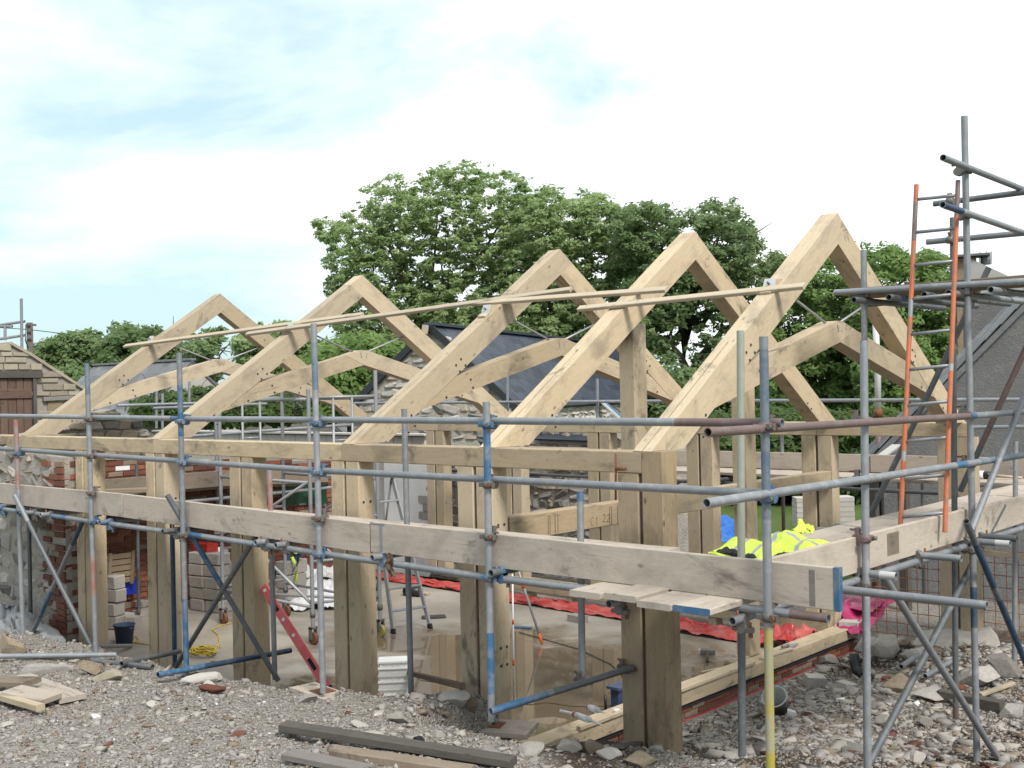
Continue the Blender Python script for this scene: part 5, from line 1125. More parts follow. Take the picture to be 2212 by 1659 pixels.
# ------------------------------------------------------------------ rubble
def gz(x, y): return float(ground_z(np.array([x]), np.array([y]))[0])
def pG(x, y, lift=0):
    """where a bearing meets the rubble"""
    d = ray(x, y); t = 3.5
    while t < 20:
        q = CAM+d*t
        if q.z < gz(q.x, q.y)+lift: break
        t += .02
    return q
def gravel(n, name, smin, smax, power, box, dens=None, pal=(.45, .36, .16, .023, .007), flat=(.45, .9), lift=.10):
    xs = rng.uniform(box[0], box[1], n); ys = rng.uniform(box[2], box[3], n)
    z = ground_z(xs, ys); ok = (z > np.where(xs > -.98, -.3, -.045)) & ~((xs < -1.2) & (ys > -.05) & (z < .03)) & ~((xs < -1.0) & (ys > .45))
    ok &= ~((xs < -.98) & (xs > -1.25) & (ys > .1))
    if dens is not None: ok &= rng.random(n) < dens(xs, ys)
    xs, ys, z = xs[ok], ys[ok], z[ok]; n = len(xs)
    s = smin+(smax-smin)*rng.random(n)**power
    cube = np.array([(-1, -1, -1), (1, -1, -1), (1, 1, -1), (-1, 1, -1), (-1, -1, 1), (1, -1, 1), (1, 1, 1), (-1, 1, 1)], float)*.5
    V = cube[None]*(1+rng.uniform(-.85, .45, (n, 8, 3))); V *= (s[:, None]*np.stack([rng.uniform(.8, 1.5, n), rng.uniform(.7, 1.2, n), rng.uniform(flat[0], flat[1], n)], 1))[:, None, :]
    a = rng.uniform(0, 6.283, n); b = rng.normal(0, .35, n); ca, sa, cb, sb = np.cos(a), np.sin(a), np.cos(b), np.sin(b)
    x, y, zz = V[..., 0], V[..., 1], V[..., 2]; y2 = y*cb[:, None]-zz*sb[:, None]; z2 = y*sb[:, None]+zz*cb[:, None]
    V = np.stack([x*ca[:, None]-y2*sa[:, None]+xs[:, None], x*sa[:, None]+y2*ca[:, None]+ys[:, None], z2+(z+s*lift)[:, None]], -1)
    q = np.array([(0, 3, 2, 1), (4, 5, 6, 7), (0, 1, 5, 4), (1, 2, 6, 5), (2, 3, 7, 6), (3, 0, 4, 7)])
    f = (q[None]+(np.arange(n)*8)[:, None, None]).reshape(-1).astype(np.int32); nf = n*6
    me = bpy.data.meshes.new(name); me.vertices.add(n*8); me.vertices.foreach_set('co', V.reshape(-1).astype(np.float32)); me.loops.add(nf*4); me.loops.foreach_set('vertex_index', f)
    me.polygons.add(nf); me.polygons.foreach_set('loop_start', np.arange(0, nf*4, 4, dtype=np.int32))
    for m_ in ('rubble_pale', 'rubble_grey', 'rubble_brown', 'brick_red', 'white_paint'): me.materials.append(MATS[m_])
    mi = rng.choice(5, n, p=pal); me.polygons.foreach_set('material_index', np.repeat(mi, 6).astype(np.int32)); me.update()
    o = bpy.data.objects.new(name, me); link(o); return tag(o, 'loose grey gravel and small rubble covering the ground', 'gravel', None, 'stuff')
def dfn(x, y):
    e = np.exp(-(((x+.1)/.75)**2+((y+.75)/.42)**2))*.85+np.exp(-(((x-1.25)/.8)**2+((y-.25)/.5)**2))*.8+np.exp(-(((x-2.1)/.7)**2+((y-1.6)/.9)**2))*.75+np.exp(-(((x+.3)/.6)**2+((y-5.25)/.5)**2))*.8
    return np.clip(1-e, .06, 1)*np.clip(.55+.9*_vn(x, y, 1.3), .3, 1)
gravel(95000, 'gravel', .006, .026, 2.0, (-7.5, 3.0, -3.7, 5.8), dfn)
gravel(9000, 'small_rubble', .02, .06, 2.6, (-7.5, 3.0, -3.5, 5.8), dfn)
gravel(3600, 'small_rubble', .03, .13, 2.6, (-.97, 3.0, .1, 5.8), dfn, (.40, .42, .15, .025, .005), (.25, .6), .03)
gravel(42000, 'gravel', .006, .032, 1.8, (-.98, 3.0, -.1, 5.8), lambda x, y: np.clip(dfn(x, y)+.08, 0, 1), (.22, .46, .30, .015, .005), (.3, .7), .04)
ROCKS = {'pale': [rock_mesh('rubble_stone', 'rubble_pale', 200+i, 1, .2, .75) for i in range(6)], 'grey': [rock_mesh('rubble_stone', 'rubble_grey', 210+i, 1, .2, .7) for i in range(5)],
         'brown': [rock_mesh('rubble_stone', 'rubble_brown', 220+i, 1, .2, .75) for i in range(4)], 'red': [rock_mesh('rubble_stone', 'brick_red', 230+i, 1, .12, .6) for i in range(3)]}
LM = [('the tall middle upright', -2.0, -1.1), ('the blue footed upright', -3.93, -1.1), ('the brick jamb upright', -5.5, -1.1), ('the board pile at the lower left', -3.6, -2.3), ('the white plaster slab', -3.55, -1.5),
      ('the square plank pad', -.24, -1.1), ('the long dark timber', -1.1, -1.75), ('the crooked stick', -1.7, -.75), ('the corner post foot', .3, -.3), ('the tipped white bucket', -.1, 2.3), ('the square cut upright', 1.75, .15),
      ('the loose pale blocks', -.25, 3.3), ('the tallest upright', 1.75, 1.9), ('the yellow footed upright', 1.75, -1.05), ('the ochre boulder', .3, 3.6), ('the stone block under the far post', .1, 5.3), ('the dark log', .9, 3.6), ('the broken plank pad', 1.2, 2.9),
      ('the brick plinth', -.85, 1.3), ('the lying silver tubes', -5.0, -1.5), ('the pale green upright', 1.15, -.3), ('the lower left corner', -2.4, -3.1), ('the bottom edge left of the dark timber', -1.6, -2.6)]
KW = {'pale': 'pale broken stone', 'grey': 'grey concrete lump', 'brown': 'brown stone', 'red': 'broken red brick piece'}
def rlabel(k, s, x, y):
    return '%s %s near %s' % ('large' if s > .05 else ('small' if s < .03 else 'middling'), KW[k], min(LM, key=lambda q: (q[1]-x)**2+(q[2]-y)**2)[0])
n_ = 0
while n_ < 285:
    if rng.random() < .5: x, y = rng.uniform(-6.5, 1.2), rng.uniform(-3.0, -.35)
    else: x, y = rng.uniform(-.85, 2.3), rng.uniform(.1, 5.3)
    if x < -1.0 and y > -.55: continue
    if rng.random() > dfn(np.array(x), np.array(y))*1.1: continue
    k = rng.choice(['pale', 'grey', 'brown', 'red'], p=[.46, .33, .14, .07]); s = .020+.062*rng.random()**2.4*(1.35 if x > -.9 and y > 0 else 1.0)
    inst_o = inst('rubble_stone', ROCKS[k][rng.integers(len(ROCKS[k]))], None, TRS((x, y, gz(x, y)+s*.12), (rng.normal(0, .3), rng.normal(0, .3), rng.uniform(0, 6.28)), (s*rng.uniform(.9, 1.5), s, s*rng.uniform(.45, .85))))
    tag(inst_o, rlabel(k, s, x, y), 'stone', k+' rubble stones'); n_ += 1
def rock(px, py, wpx, hpx, mat, label, seed, name='stone', dx=0, sub=2, flat=.8, rot=0, deep=.8, sink=.15, Z=None):
    """a single big stone whose foot stands at the given bearing"""
    q = pG(px, py) if Z is None else pZ(px, py, Z); d = (q-CAM).dot(Fw); w_ = wpx*d/FPX; h_ = hpx*d/FPX
    me = rock_mesh(name, mat, seed, sub, .16, 1.0); az = math.atan2(Rt.y, Rt.x)
    c = q+Vector((Fw.x, Fw.y, 0))*w_*deep*.35; o = inst(name, me, None, TRS((c.x, c.y, q.z+h_*(.5-sink)), (random.gauss(0, .08), random.gauss(0, .08), az+rot), (w_*.62, w_*.55*deep, h_*.66)))
    return tag(o, label, 'stone', 'big stones')
big = tag(inst('stone', rock_mesh('stone', 'rubble_pale', 301, 2, .14, 1.0), None, TRS((.24, 5.62, .06), (0, .05, .4), (.62, .44, .40))), 'big pale stone block carrying the far oak post', 'stone', 'big stones')
for k in range(46):
    x, y = rng.normal(-.25, .42), rng.normal(5.35, .22); kk = rng.choice(['pale', 'grey', 'brown'], p=[.4, .35, .25]); s = rng.uniform(.035, .11)
    if x < -.9 or y > 5.9: continue
    tag(inst('rubble_stone', ROCKS[kk][k % 4], None, TRS((x, y, gz(x, y)+s*.2), (rng.normal(0, .4), rng.normal(0, .4), rng.uniform(0, 6)), (s*1.3, s, s*.8))), '%s on the soil heap by the gable corner' % ('%s %s' % ('large' if s > .08 else 'small', KW[kk])), 'stone', kk+' rubble stones')
rock(1952, 1500, 78, 50, 'rubble_brown', 'ochre boulder left of the dark log', 302)
rock(2022, 1520, 84, 36, 'rubble_grey', 'grey flat lump in front of the lying tube', 303)
rock(1985, 1440, 60, 50, 'rubble_grey', 'lumpy grey stone on the heap behind the walkway uprights', 304); rock(1925, 1432, 62, 58, 'rubble_pale', 'stone in the middle of the soil heap by the gable corner', 305); rock(1872, 1420, 52, 50, 'rubble_grey', 'dark stone at the left end of the soil heap', 306)
rock(2120, 1490, 90, 52, 'rubble_grey', 'grey boulder right of the tallest upright', 307); rock(2185, 1470, 76, 62, 'wall_stone', 'boulder at the right edge below the mesh', 308); rock(2196, 1555, 60, 44, 'rubble_grey', 'boulder at the right edge lower down', 309)
rock(1925, 1574, 52, 34, 'rubble_pale', 'round pale cobble left of the square cut upright', 312); rock(2002, 1572, 40, 30, 'rubble_grey', 'round cobble right of the square cut upright', 313)
rock(1880, 1530, 44, 34, 'rubble_grey', 'cobble below the loose pale blocks', 314); rock(1795, 1440, 52, 34, 'rubble_pale', 'angular stone by the gable plinth end', 315)
rock(1232, 1626, 54, 34, 'rubble_pale', 'oval pale stone left of the corner post', 316); rock(1283, 1630, 38, 30, 'rubble_brown', 'brownish stone beside the oval pale stone', 317); rock(1316, 1645, 52, 34, 'block_pale', 'white chipped mortar chunk at the foot of the corner post', 318, flat=.5)
rock(1388, 1664, 78, 34, 'rubble_brown', 'tan stone at the bottom in front of the corner post', 319); rock(1185, 1582, 86, 28, 'rubble_brown', 'long tan stone right of the square plank pad', 320); rock(1130, 1598, 50, 26, 'rubble_pale', 'pale stone under the square plank pad edge', 321)
rock(1108, 1546, 42, 44, 'rubble_brown', 'stone lump behind the square plank pad', 322)
rock(95, 1460, 96, 32, 'rubble_grey', 'flat grey stone slab below the silver tubes', 323, deep=.5); rock(190, 1458, 56, 30, 'rubble_brown', 'pointed cream stone right of the flat grey slab', 324); rock(232, 1474, 70, 32, 'ashlar', 'cream stone right of the pointed one', 325)
rock(442, 1479, 92, 26, 'block_pale', 'white crusty plaster slab near the blue foot upright', 326, deep=.5); rock(457, 1500, 62, 22, 'brick_red', 'pinkish brick lump in front of the white plaster slab', 327, deep=.5)
rock(20, 1425, 52, 60, 'rubble_brown', 'tan lump at the left picture edge', 328); rock(662, 1521, 54, 26, 'rubble_grey', 'grey stone under the pale plank pad', 329)
rock(905, 1610, 34, 24, 'coal', 'black charred lump in the gravel', 330); rock(985, 1520+8, 60, 40, 'rubble_grey', 'broken concrete lump right of the stick', 331); rock(1010, 1545, 44, 34, 'rubble_brown', 'ochre lump at the foot of the bolted post', 332)
rock(1150, 1640, 90, 40, 'rubble_pale', 'large pale rubble lump at the bottom centre', 333); rock(1060, 1640, 70, 26, 'rubble_grey', 'grey rubble lump right of the dark planks', 334); rock(860, 1565, 46, 26, 'rubble_pale', 'pale stone in front of the white crate', 335)

# loose blocks on the right
def cuboid(px, py, size, rot, mat, label, Z=None, name='block', cat='block', group='loose blocks', tilt=(0, 0), lift=0):
    q = pG(px, py) if Z is None else pZ(px, py, Z)
    me = chunk_mesh(name, mat, hash(label) % 999 if False else len(label), .03, .025); o = inst(name, me, None, TRS((q.x, q.y, q.z+size[2]/2+lift), (tilt[0], tilt[1], rot), size)); return tag(o, label, cat, group)
cuboid(1760, 1484, (.20, .12, .12), .9, 'block_pale', 'pale concrete block tilted on the rubble by the plinth', tilt=(.2, .1)); cuboid(1830, 1490, (.21, .10, .07), -.45, 'block_pale', 'flat pale block right of the tilted one'); cuboid(1838, 1372, (.22, .20, .17), .2, 'block_pale', 'pale block behind the gable sill end', Z=.10)
cuboid(1248, 1343, (.24, .14, .09), -.1, 'concrete_block', 'grey block holding down the red membrane', Z=0.0)

# boards and timbers lying about
LT = 'timbers lying on the rubble'
def lie(p0, p1, w_, h, mat, label, name='plank', cat='plank', dz=.03, roll=0.):
    a, b = pG(*p0), pG(*p1); a.z += dz; b.z += dz; return tag(beam(name, a, b, w_, h, mat, None, (roll, 0, 1)), label, cat, LT)
lie((612, 1592), (1110, 1672), .105, .05, 'old_timber', 'long dark weathered timber at the bottom centre', dz=.07); lie((720, 1645), (1020, 1690), .11, .05, 'scaffold_board_brown', 'brown plank in front of the long dark timber', dz=.06); lie((622, 1648), (800, 1685), .11, .04, 'grey_plank', 'pale grey plank end at the bottom edge', dz=.05)
lie((38, 1476), (158, 1523), .22, .04, 'scaffold_board', 'longest board of the pile at the lower left', dz=.05); lie((-60, 1497), (70, 1500), .2, .045, 'scaffold_board_brown', 'brown board end at the left edge of the pile', dz=.10)
lie((25, 1515), (112, 1534), .22, .04, 'scaffold_board', 'short pale board on the front of the pile at the lower left', dz=.085); lie((-40, 1508), (88, 1546), .07, .05, 'pine', 'narrow batten lying nearest in the pile at the lower left', dz=.06)
lie((1338, 1640), (1437, 1618), .06, .03, 'old_timber', 'rotten dark sliver of timber against the corner post', dz=.08); lie((863, 1483), (1000, 1532), .045, .045, 'log_wood', 'crooked stick left of the bolted front post', 'stick', 'stick', .17)
lie((2030, 1513), (2165, 1540), .11, .10, 'old_timber', 'dark charred log on the right', 'log', 'log', .05); lie((2012, 1542), (2050, 1546), .04, .02, 'pine', 'small pale splinter of wood right of the square cut upright', 'offcut', 'offcut', .03)
lie((2118, 1516), (2190, 1490), .05, .03, 'pine', 'thin lath leaning at the right edge', 'lath', 'lath', .06)
def pad(px, py, w_, l_, rot, mat, label, plate=True, Z=None, pm='weathered_ply'):
    q = pG(px, py) if Z is None else pZ(px, py, Z); o = empty('sole_board', q, label, 'plank', 'pads under the uprights'); dx = Vector((math.cos(rot), math.sin(rot), 0))*l_/2
    z = Vector((0, 0, .0)); beam('board', q-dx+z, q+dx+z, w_, .04, mat, o)
    if plate: MB().box((-.075, -.075, .021), (.075, .075, .027)).obj('base_plate', 'rust', o, Matrix.Translation(q) @ Matrix.Rotation(rot, 4, 'Z')); MB().tube([q+Vector((0, 0, .025)), q+Vector((0, 0, .10))], .017, 8).obj('spigot', 'coupler_steel', o)
    return o
pad(697, 1499, .22, .58, -.12, 'scaffold_board', 'pale plank pad under the tall middle upright'); pad(1066, 1572, .33, .62, .45, 'scaffold_board', 'square brown plank pad under the blue and grey upright'); pad(2046, 1614, .20, .48, -.5, 'scaffold_board_brown', 'broken plank pad under the thin upright on the right', False, Z=-.05)
# silver tubes lying at the left
for k, (a, b, m_) in enumerate((((-40, 1420), (283, 1411), 'aluminium'), ((-40, 1432), (252, 1428), 'galvanised'), ((200, 1434), (330, 1448), 'galvanised_dark'))):
    A_, B_ = pG(*a), pG(*b); A_.z += .09-.03*k; B_.z += .09-.03*k; tag(tube_obj('lying_tube', A_, B_, m_), ['topmost silver tube lying across the left rubble', 'second grey tube lying across the left rubble', 'dark tube end poking right from the lying tubes'][k], 'scaffold pole', 'tubes lying on the rubble')
for k, (a, b) in enumerate((((1947, 1463), (1985, 1440)), ((1999, 1484), (2068, 1448)))):
    A_, B_ = pG(*a), pG(*b); A_.z += .10; B_.z += .12; tag(tube_obj('lying_tube', A_, B_, 'galvanised'), ['short lying tube on the ochre boulder', 'longer lying tube right of the ochre boulder'][k], 'scaffold pole', 'tubes lying on the rubble')

# ------------------------------------------------------------------ soft things
def sheet(name, label, cat, corners, mats, bumps=.05, n=(26, 18), seed=0, ragged=.05, sel=None, group=None, parent=None, scale=5, lift=None, thick=.004):
    """a crumpled sheet spanned between four corners"""
    r_ = np.random.default_rng(seed); u = np.linspace(0, 1, n[0]); v = np.linspace(0, 1, n[1]); U, W2 = np.meshgrid(u, v, indexing='ij'); C4 = np.array([list(c) for c in corners])
    P = C4[0]*((1-U)*(1-W2))[..., None]+C4[1]*(U*(1-W2))[..., None]+C4[2]*(U*W2)[..., None]+C4[3]*((1-U)*W2)[..., None]
    o1 = r_.uniform(0, 90); h = (np.abs(_vn(U*scale+o1, W2*scale+o1, 1.)-.5)*1.3+.55*np.abs(_vn(U*scale*2.3+o1, W2*scale*2.3, 1.)-.5)+.25*_vn(U*scale*5, W2*scale*5+o1, 1.))*bumps*2
    edge = 1-.35*np.maximum(np.abs(2*U-1), np.abs(2*W2-1))**4
    P[..., 2] += h*edge+(lift(U, W2) if lift else 0); P[..., 0] += (_vn(U*4+o1, W2*4, 1.)-.5)*ragged*2; P[..., 1] += (_vn(U*4, W2*4+o1, 1.)-.5)*ragged*2
    V = P.reshape(-1, 3); vs_ = [tuple(p) for p in V]+[tuple(p-np.array([0, 0, thick])) for p in V]; N_ = len(V); m = MB(); fs = []; mi = []
    for i in range(n[0]-1):
        for j in range(n[1]-1):
            a, b, c, d = i*n[1]+j, (i+1)*n[1]+j, (i+1)*n[1]+j+1, i*n[1]+j+1; k = sel(u[i], v[j]) if sel else 0
            for q in ((a, b, c, d), (N_+d, N_+c, N_+b, N_+a)): fs.append(q); mi.append(k)
    m.v = vs_; m.f = fs; m.mi = mi; m.sm = [True]*len(fs); o = m.obj(name, mats, parent)
    return tag(o, label, cat, group) if label else o
# hi-vis coats on the corner of the deck
tape = lambda u, v: 1 if (.28 < u < .36 or .66 < u < .74) else 0
c1 = empty('hi_vis_coat', (1.16, -.62, 1.90), 'yellow hi-vis coat with dark lining showing, left of the corner upright', 'coat', 'hi-vis coats on the deck')
cs = [pZ(1536, 1198, 1.90), pZ(1650, 1222, 1.90), pZ(1700, 1190, 1.90), pZ(1590, 1168, 1.90)]
sheet('shell', None, None, cs, ['hi_vis', 'reflective_tape'], .018, (36, 24), 3, .012, tape, parent=c1, scale=2.6, lift=lambda U, W2: .028*np.sin(np.pi*np.clip(W2, 0, 1))*np.sin(np.pi*U)**.5+.012)
sheet('lining', None, None, [cs[0]+Vector((.02, -.012, .005)), cs[1]+Vector((-.05, -.012, .005)), cs[1]+Vector((-.06, .03, .03)), cs[0]+Vector((.1, .035, .032))], ['dark_lining'], .03, (22, 8), 5, .02, parent=c1)
sheet('hem', None, None, [cs[0]+Vector((0, -.03, -.002)), cs[1]+Vector((0, -.03, -.002)), cs[1]+Vector((0, -.012, .012)), cs[0]+Vector((0, -.012, .012))], ['hi_vis'], .015, (22, 4), 6, .012, parent=c1)
c2 = empty('hi_vis_coat', (1.3, -.15, 1.90), 'brighter yellow hi-vis coat heaped right of the corner upright', 'coat', 'hi-vis coats on the deck')
cs = [pZ(1632, 1194, 1.90), pZ(1740, 1196, 1.90), pZ(1792, 1172, 1.90), pZ(1660, 1158, 1.90)]
sheet('shell', None, None, cs, ['hi_vis', 'reflective_tape'], .024, (40, 26), 11, .015, lambda u, v: 1 if (.2 < u < .28 or .70 < u < .78 or (.45 < v < .53 and u > .4)) else 0, parent=c2, scale=2.8, lift=lambda U, W2: .055*np.sin(np.pi*W2)*np.sin(np.pi*U)**.5*(.75+.4*np.sin(5*U)))
q = pZ(1737, 1166, 1.90); sheet('collar', None, None, [q+Vector((-.07, -.03, .05)), q+Vector((.08, -.03, .04)), q+Vector((.05, .05, .06)), q+Vector((-.05, .05, .13))], ['hi_vis'], .03, (12, 8), 12, .02, parent=c2)
# membranes, tarp and sheets
for k, (xa, xb, ya, yb, sd, lab) in enumerate(((-9.3, -6.6, 5.50, 5.72, 21, 'left length of the red membrane along the back of the slab'), (-6.3, -3.7, 5.30, 5.54, 22, 'middle length of the red membrane along the back of the slab'), (-3.3, -1.75, 5.08, 5.42, 23, 'right length of the red membrane, heaped by the gable corner'))):
    sheet('red_membrane', lab, 'membrane', [(xa, ya, .008), (xb, ya-.03, .008), (xb, yb, .06), (xa, yb, .06)], ['membrane_red'], .04 if k < 2 else .05, (60, 14), sd, .06, None, 'red membrane lengths', scale=9)
sheet('red_membrane', 'crumpled red membrane end by the gable sill corner', 'membrane', [(-1.85, 4.95, .02), (-1.28, 5.05, .03), (-1.30, 5.5, .10), (-1.9, 5.4, .06)], ['membrane_red'], .12, (26, 16), 27, .05, None, 'red membrane lengths', scale=4)
sheet('magenta_membrane', 'magenta plastic sheet draped behind the gable corner', 'membrane', [pD(1800, 1372, 12.9), pD(1880, 1378, 12.6), pD(1935, 1300, 13.4), pD(1812, 1292, 13.6)], ['membrane_magenta'], .07, (26, 18), 31, .08, scale=3)
sheet('magenta_membrane', 'thin magenta plastic strip showing behind the back sill', 'membrane', [(-2.6, 6.0, .33), (-.9, 6.0, .33), (-.9, 6.4, .40), (-2.6, 6.4, .40)], ['membrane_magenta'], .05, (26, 8), 32, .03)
sheet('blue_tarp', 'bright blue tarpaulin heap beyond the back oak posts', 'tarpaulin', [pD(1462, 1190, 18.5), pD(1612, 1192, 18.2), pD(1600, 1140, 19.2), pD(1462, 1128, 19.4)], ['tarp_blue'], .22, (30, 20), 33, .1, scale=3)
MB_ = MB().bar(pD(1470, 1122, 19.8), pD(1492, 1124, 19.7), .05, .36).obj('hoarding_board', 'white_plastic'); tag(MB_, 'white board standing behind the blue tarpaulin', 'board')
sheet('white_sheet', 'crumpled white polythene under the tower scaffold', 'plastic sheet', [pZ(612, 1322, 0), pZ(728, 1318, 0), pZ(738, 1262, 0), pZ(655, 1258, 0)], ['white_sheet'], .11, (34, 24), 41, .08, scale=4)
sheet('white_sheet', 'second white polythene sheet heaped behind the tower leg', 'plastic sheet', [pZ(640, 1262, 0), pZ(735, 1258, 0), pZ(735, 1222, 0), pZ(665, 1218, 0)], ['white_sheet'], .2, (26, 18), 42, .08, scale=3)
for k, (cs, sd) in enumerate((([(-20, 1418), (140, 1416), (118, 1370), (-20, 1350)], 44), ([(-30, 1400), (50, 1398), (40, 1345), (-30, 1330)], 45))):
    pp = [pY(*cs[0], -.95), pY(*cs[1], -.85), pY(*cs[2], -.45), pY(*cs[3], -.4)]
    sheet('clear_sheet', ['grey translucent polythene heap at the foot of the old wall', 'folded polythene standing at the left edge by the old wall'][k], 'plastic sheet', pp, ['clear_sheet'], .16, (30, 20), sd, .08, scale=3.5)
q = pY(838, 1215, -1.2); sheet('rag', 'small ragged dark cloth tied under a transom', 'rag', [q+Vector((-.05, 0, .05)), q+Vector((.04, 0, .05)), q+Vector((.05, .01, -.10)), q+Vector((-.01, .01, -.12))], ['log_wood'], .02, (8, 10), 46, .03)

# ------------------------------------------------------------------ inside the frame
# aluminium tower on castors
tw = empty('tower_scaffold', (-7.0, 2.35, 0), 'aluminium tower scaffold on castors inside the frame', 'tower scaffold')
LG = [(-8.06, 1.98), (-6.10, 1.95), (-5.78, 2.74), (-7.80, 2.80)]; ZT = 3.08
for k, (x, y) in enumerate(LG):
    tube_obj('leg', (x, y, .20), (x, y, ZT if k != 2 else 3.30), 'aluminium', [(.9, 1.5, 'galvanised')], tw, .025, 10)
    c = MB().tube([(x+.01, y-.022, .075), (x+.01, y+.022, .075)], .075, 14).obj('castor', 'yellow_paint' if k == 2 else 'rust', tw)
    MB().box((x-.03, y-.045, .07), (x+.03, y-.032, .21)).box((x-.03, y+.032, .07), (x+.03, y+.045, .21)).box((x-.03, y-.045, .19), (x+.03, y+.045, .215)).obj('fork', 'coupler_steel', c)
    MB().tube([(x, y, .33), (x, y, .40)], .034, 8).obj('collar', 'coupler_steel', tw)
def al(a, b, r=.019, nm='brace'): MB().tube([a, b], r, 8).obj(nm, 'aluminium', tw)
for (a, b) in ((0, 3), (1, 2)):
    for z in (.50, 1.0, 1.5, 2.98): al((*LG[a], z), (*LG[b], z), .018, 'rung')
    m1 = [tuple(LG[a][i]+(LG[b][i]-LG[a][i])*t for i in (0, 1)) for t in (.36, .64)]
    for (x, y) in m1: al((x, y, 1.0), (x, y, 2.98), .016, 'ladder_stile')
    for z in (1.25, 1.75, 2.45): al((*m1[0], z), (*m1[1], z), .013, 'rung')
for (a, b) in ((0, 1), (3, 2)):
    for z in (.45, 1.95, 2.96): al((*LG[a], z), (*LG[b], z))
    al((*LG[a], 1.45), (*LG[b], .48)); al((*LG[a], 1.1), (*LG[b], 1.98))
al((*LG[0], .42), (*LG[2], .46))
# aluminium stepladder
st = empty('stepladder', pZ(890, 1364, 0), 'aluminium stepladder standing open in front of the white wall', 'stepladder')
fa, fb = pZ(850, 1369, 0), pZ(930, 1358, 0); ta_, tb_ = pX(806, 1050, -6.35), pX(846, 1008, -6.35); zt_ = (ta_.z+tb_.z)/2; ta_.z = zt_; tb_.z = zt_
for a, b in ((fa, ta_), (fb, tb_)): MB().bar(a, b, .026, .06, up=(1, 0, 0)).obj('stile', 'aluminium', st); MB().bar(a-Vector((0, 0, .005)), a+(b-a)*.03, .036, .07, up=(1, 0, 0)).obj('foot', 'black_plastic', st)
for k in range(1, 7): t = k/7.2; MB().bar(fa.lerp(ta_, t), fb.lerp(tb_, t), .075, .022).obj('tread', 'aluminium', st)
MB().bar(ta_, tb_, .16, .03).obj('top_tread', 'aluminium', st)
for a, b in ((fa, ta_), (fb, tb_)): MB().tube([b, Vector((a.x-1.25, a.y+.12, .0))], .014, 8).obj('back_leg', 'galvanised_dark', st)
MB().tube([Vector((fa.x-1.05, fa.y+.1, .35)), Vector((fb.x-1.05, fb.y+.1, .35))], .012, 8).obj('back_brace', 'aluminium', st)
# block stacks
def stack(px, py, nx, ny, nz, size, rot, label, meshes, drop=()):
    q = pZ(px, py, 0); o = empty('block_stack', q, label, 'block stack', 'stacks of blocks'); Mr = Matrix.Translation(q) @ Matrix.Rotation(rot, 4, 'Z')
    for k in range(nz):
        for i in range(nx):
            for j in range(ny):
                if (i, j, k) in drop: continue
                inst('block', random.choice(meshes), o, Mr @ TRS(((i+.5)*size[0]+random.uniform(-.01, .01)-(size[0]*.04 if k % 2 else 0), (j+.5)*size[1]+random.uniform(-.01, .01), (k+.5)*size[2]), (0, 0, random.gauss(0, .02)), (size[0]-.008, size[1]-.008, size[2]-.006)))
    return o
BLR = [chunk_mesh('block', 'concrete_block', 170+i, .06, .10) for i in range(4)]
stack(408, 1318, 2, 2, 5, (.30, .25, .165), .18, 'tall stack of brown grey blocks with a red toolbox on top', BLR, {(1, 1, 4)})
stack(226, 1360, 1, 1, 4, (.20, .20, .175), .3, 'narrow column of worn blocks beside the leftmost front post', BLR)
stack(596, 1302, 1, 2, 3, (.24, .22, .20), .2, 'low stack of blocks with navy and yellow clothes over it', BLR)
for k, (x, y, sz, ro, lab) in enumerate(((268, 1342, (.24, .16, .11), .2, 'flat block in front of the block column'), (290, 1358, (.12, .16, .16), .5, 'upright block beside the dark blue bucket'), (306, 1330, (.2, .18, .08), .1, 'lower of two stones left of the second front post'), (305, 1322, (.18, .15, .08), .4, 'upper of two stones left of the second front post'))):
    cuboid(x, y, sz, ro, 'concrete_block', lab, Z=0, lift=.08 if k == 3 else 0)
q = pZ(430, 1318, 0); tbx = empty('toolbox', (q.x+.0, q.y+.15, .83), 'red toolbox lying on the tall block stack', 'toolbox'); MB().box((q.x-.2, q.y+.02, .828), (q.x+.2, q.y+.2, .905)).obj('case', 'red_plastic', tbx); MB().box((q.x-.2, q.y+.02, .9065), (q.x+.2, q.y+.2, .94)).obj('lid', 'red_plastic', tbx); MB().tube([(q.x-.07, q.y+.11, .94), (q.x-.07, q.y+.11, .965), (q.x+.07, q.y+.11, .965), (q.x+.07, q.y+.11, .94)], .008, 6).obj('handle', 'black_plastic', tbx)
q = pZ(455, 1312, 0); sheet('paper_bag', 'white paper bag hanging down the block stack', 'bag', [q+Vector((.06, -.06, .56)), q+Vector((.22, .06, .56)), q+Vector((.17, .08, .86)), q+Vector((.02, -.02, .86))], ['white_plastic'], .02, (10, 14), 51, .01)
q = pZ(612, 1300, 0); ck = empty('work_clothes', (q.x, q.y, .6), 'navy and yellow work clothes hung on the low block stack', 'clothes')
sheet('navy_jacket', None, None, [q+Vector((-.15, -.10, .28)), q+Vector((.12, -.06, .25)), q+Vector((.25, .22, .70)), q+Vector((-.12, .18, .72))], ['dark_blue_paint', 'hi_vis'], .06, (20, 16), 52, .05, lambda u, v: 1 if (.55 < u < .75 and v < .45) or v > .93 else 0, parent=ck)
MB().tube([q+Vector((.20, .0, .70)), q+Vector((.27, .02, .60)), q+Vector((.29, .03, .42)), q+Vector((.25, .02, .28))], .022, 8).obj('sleeve', 'hi_vis', ck)
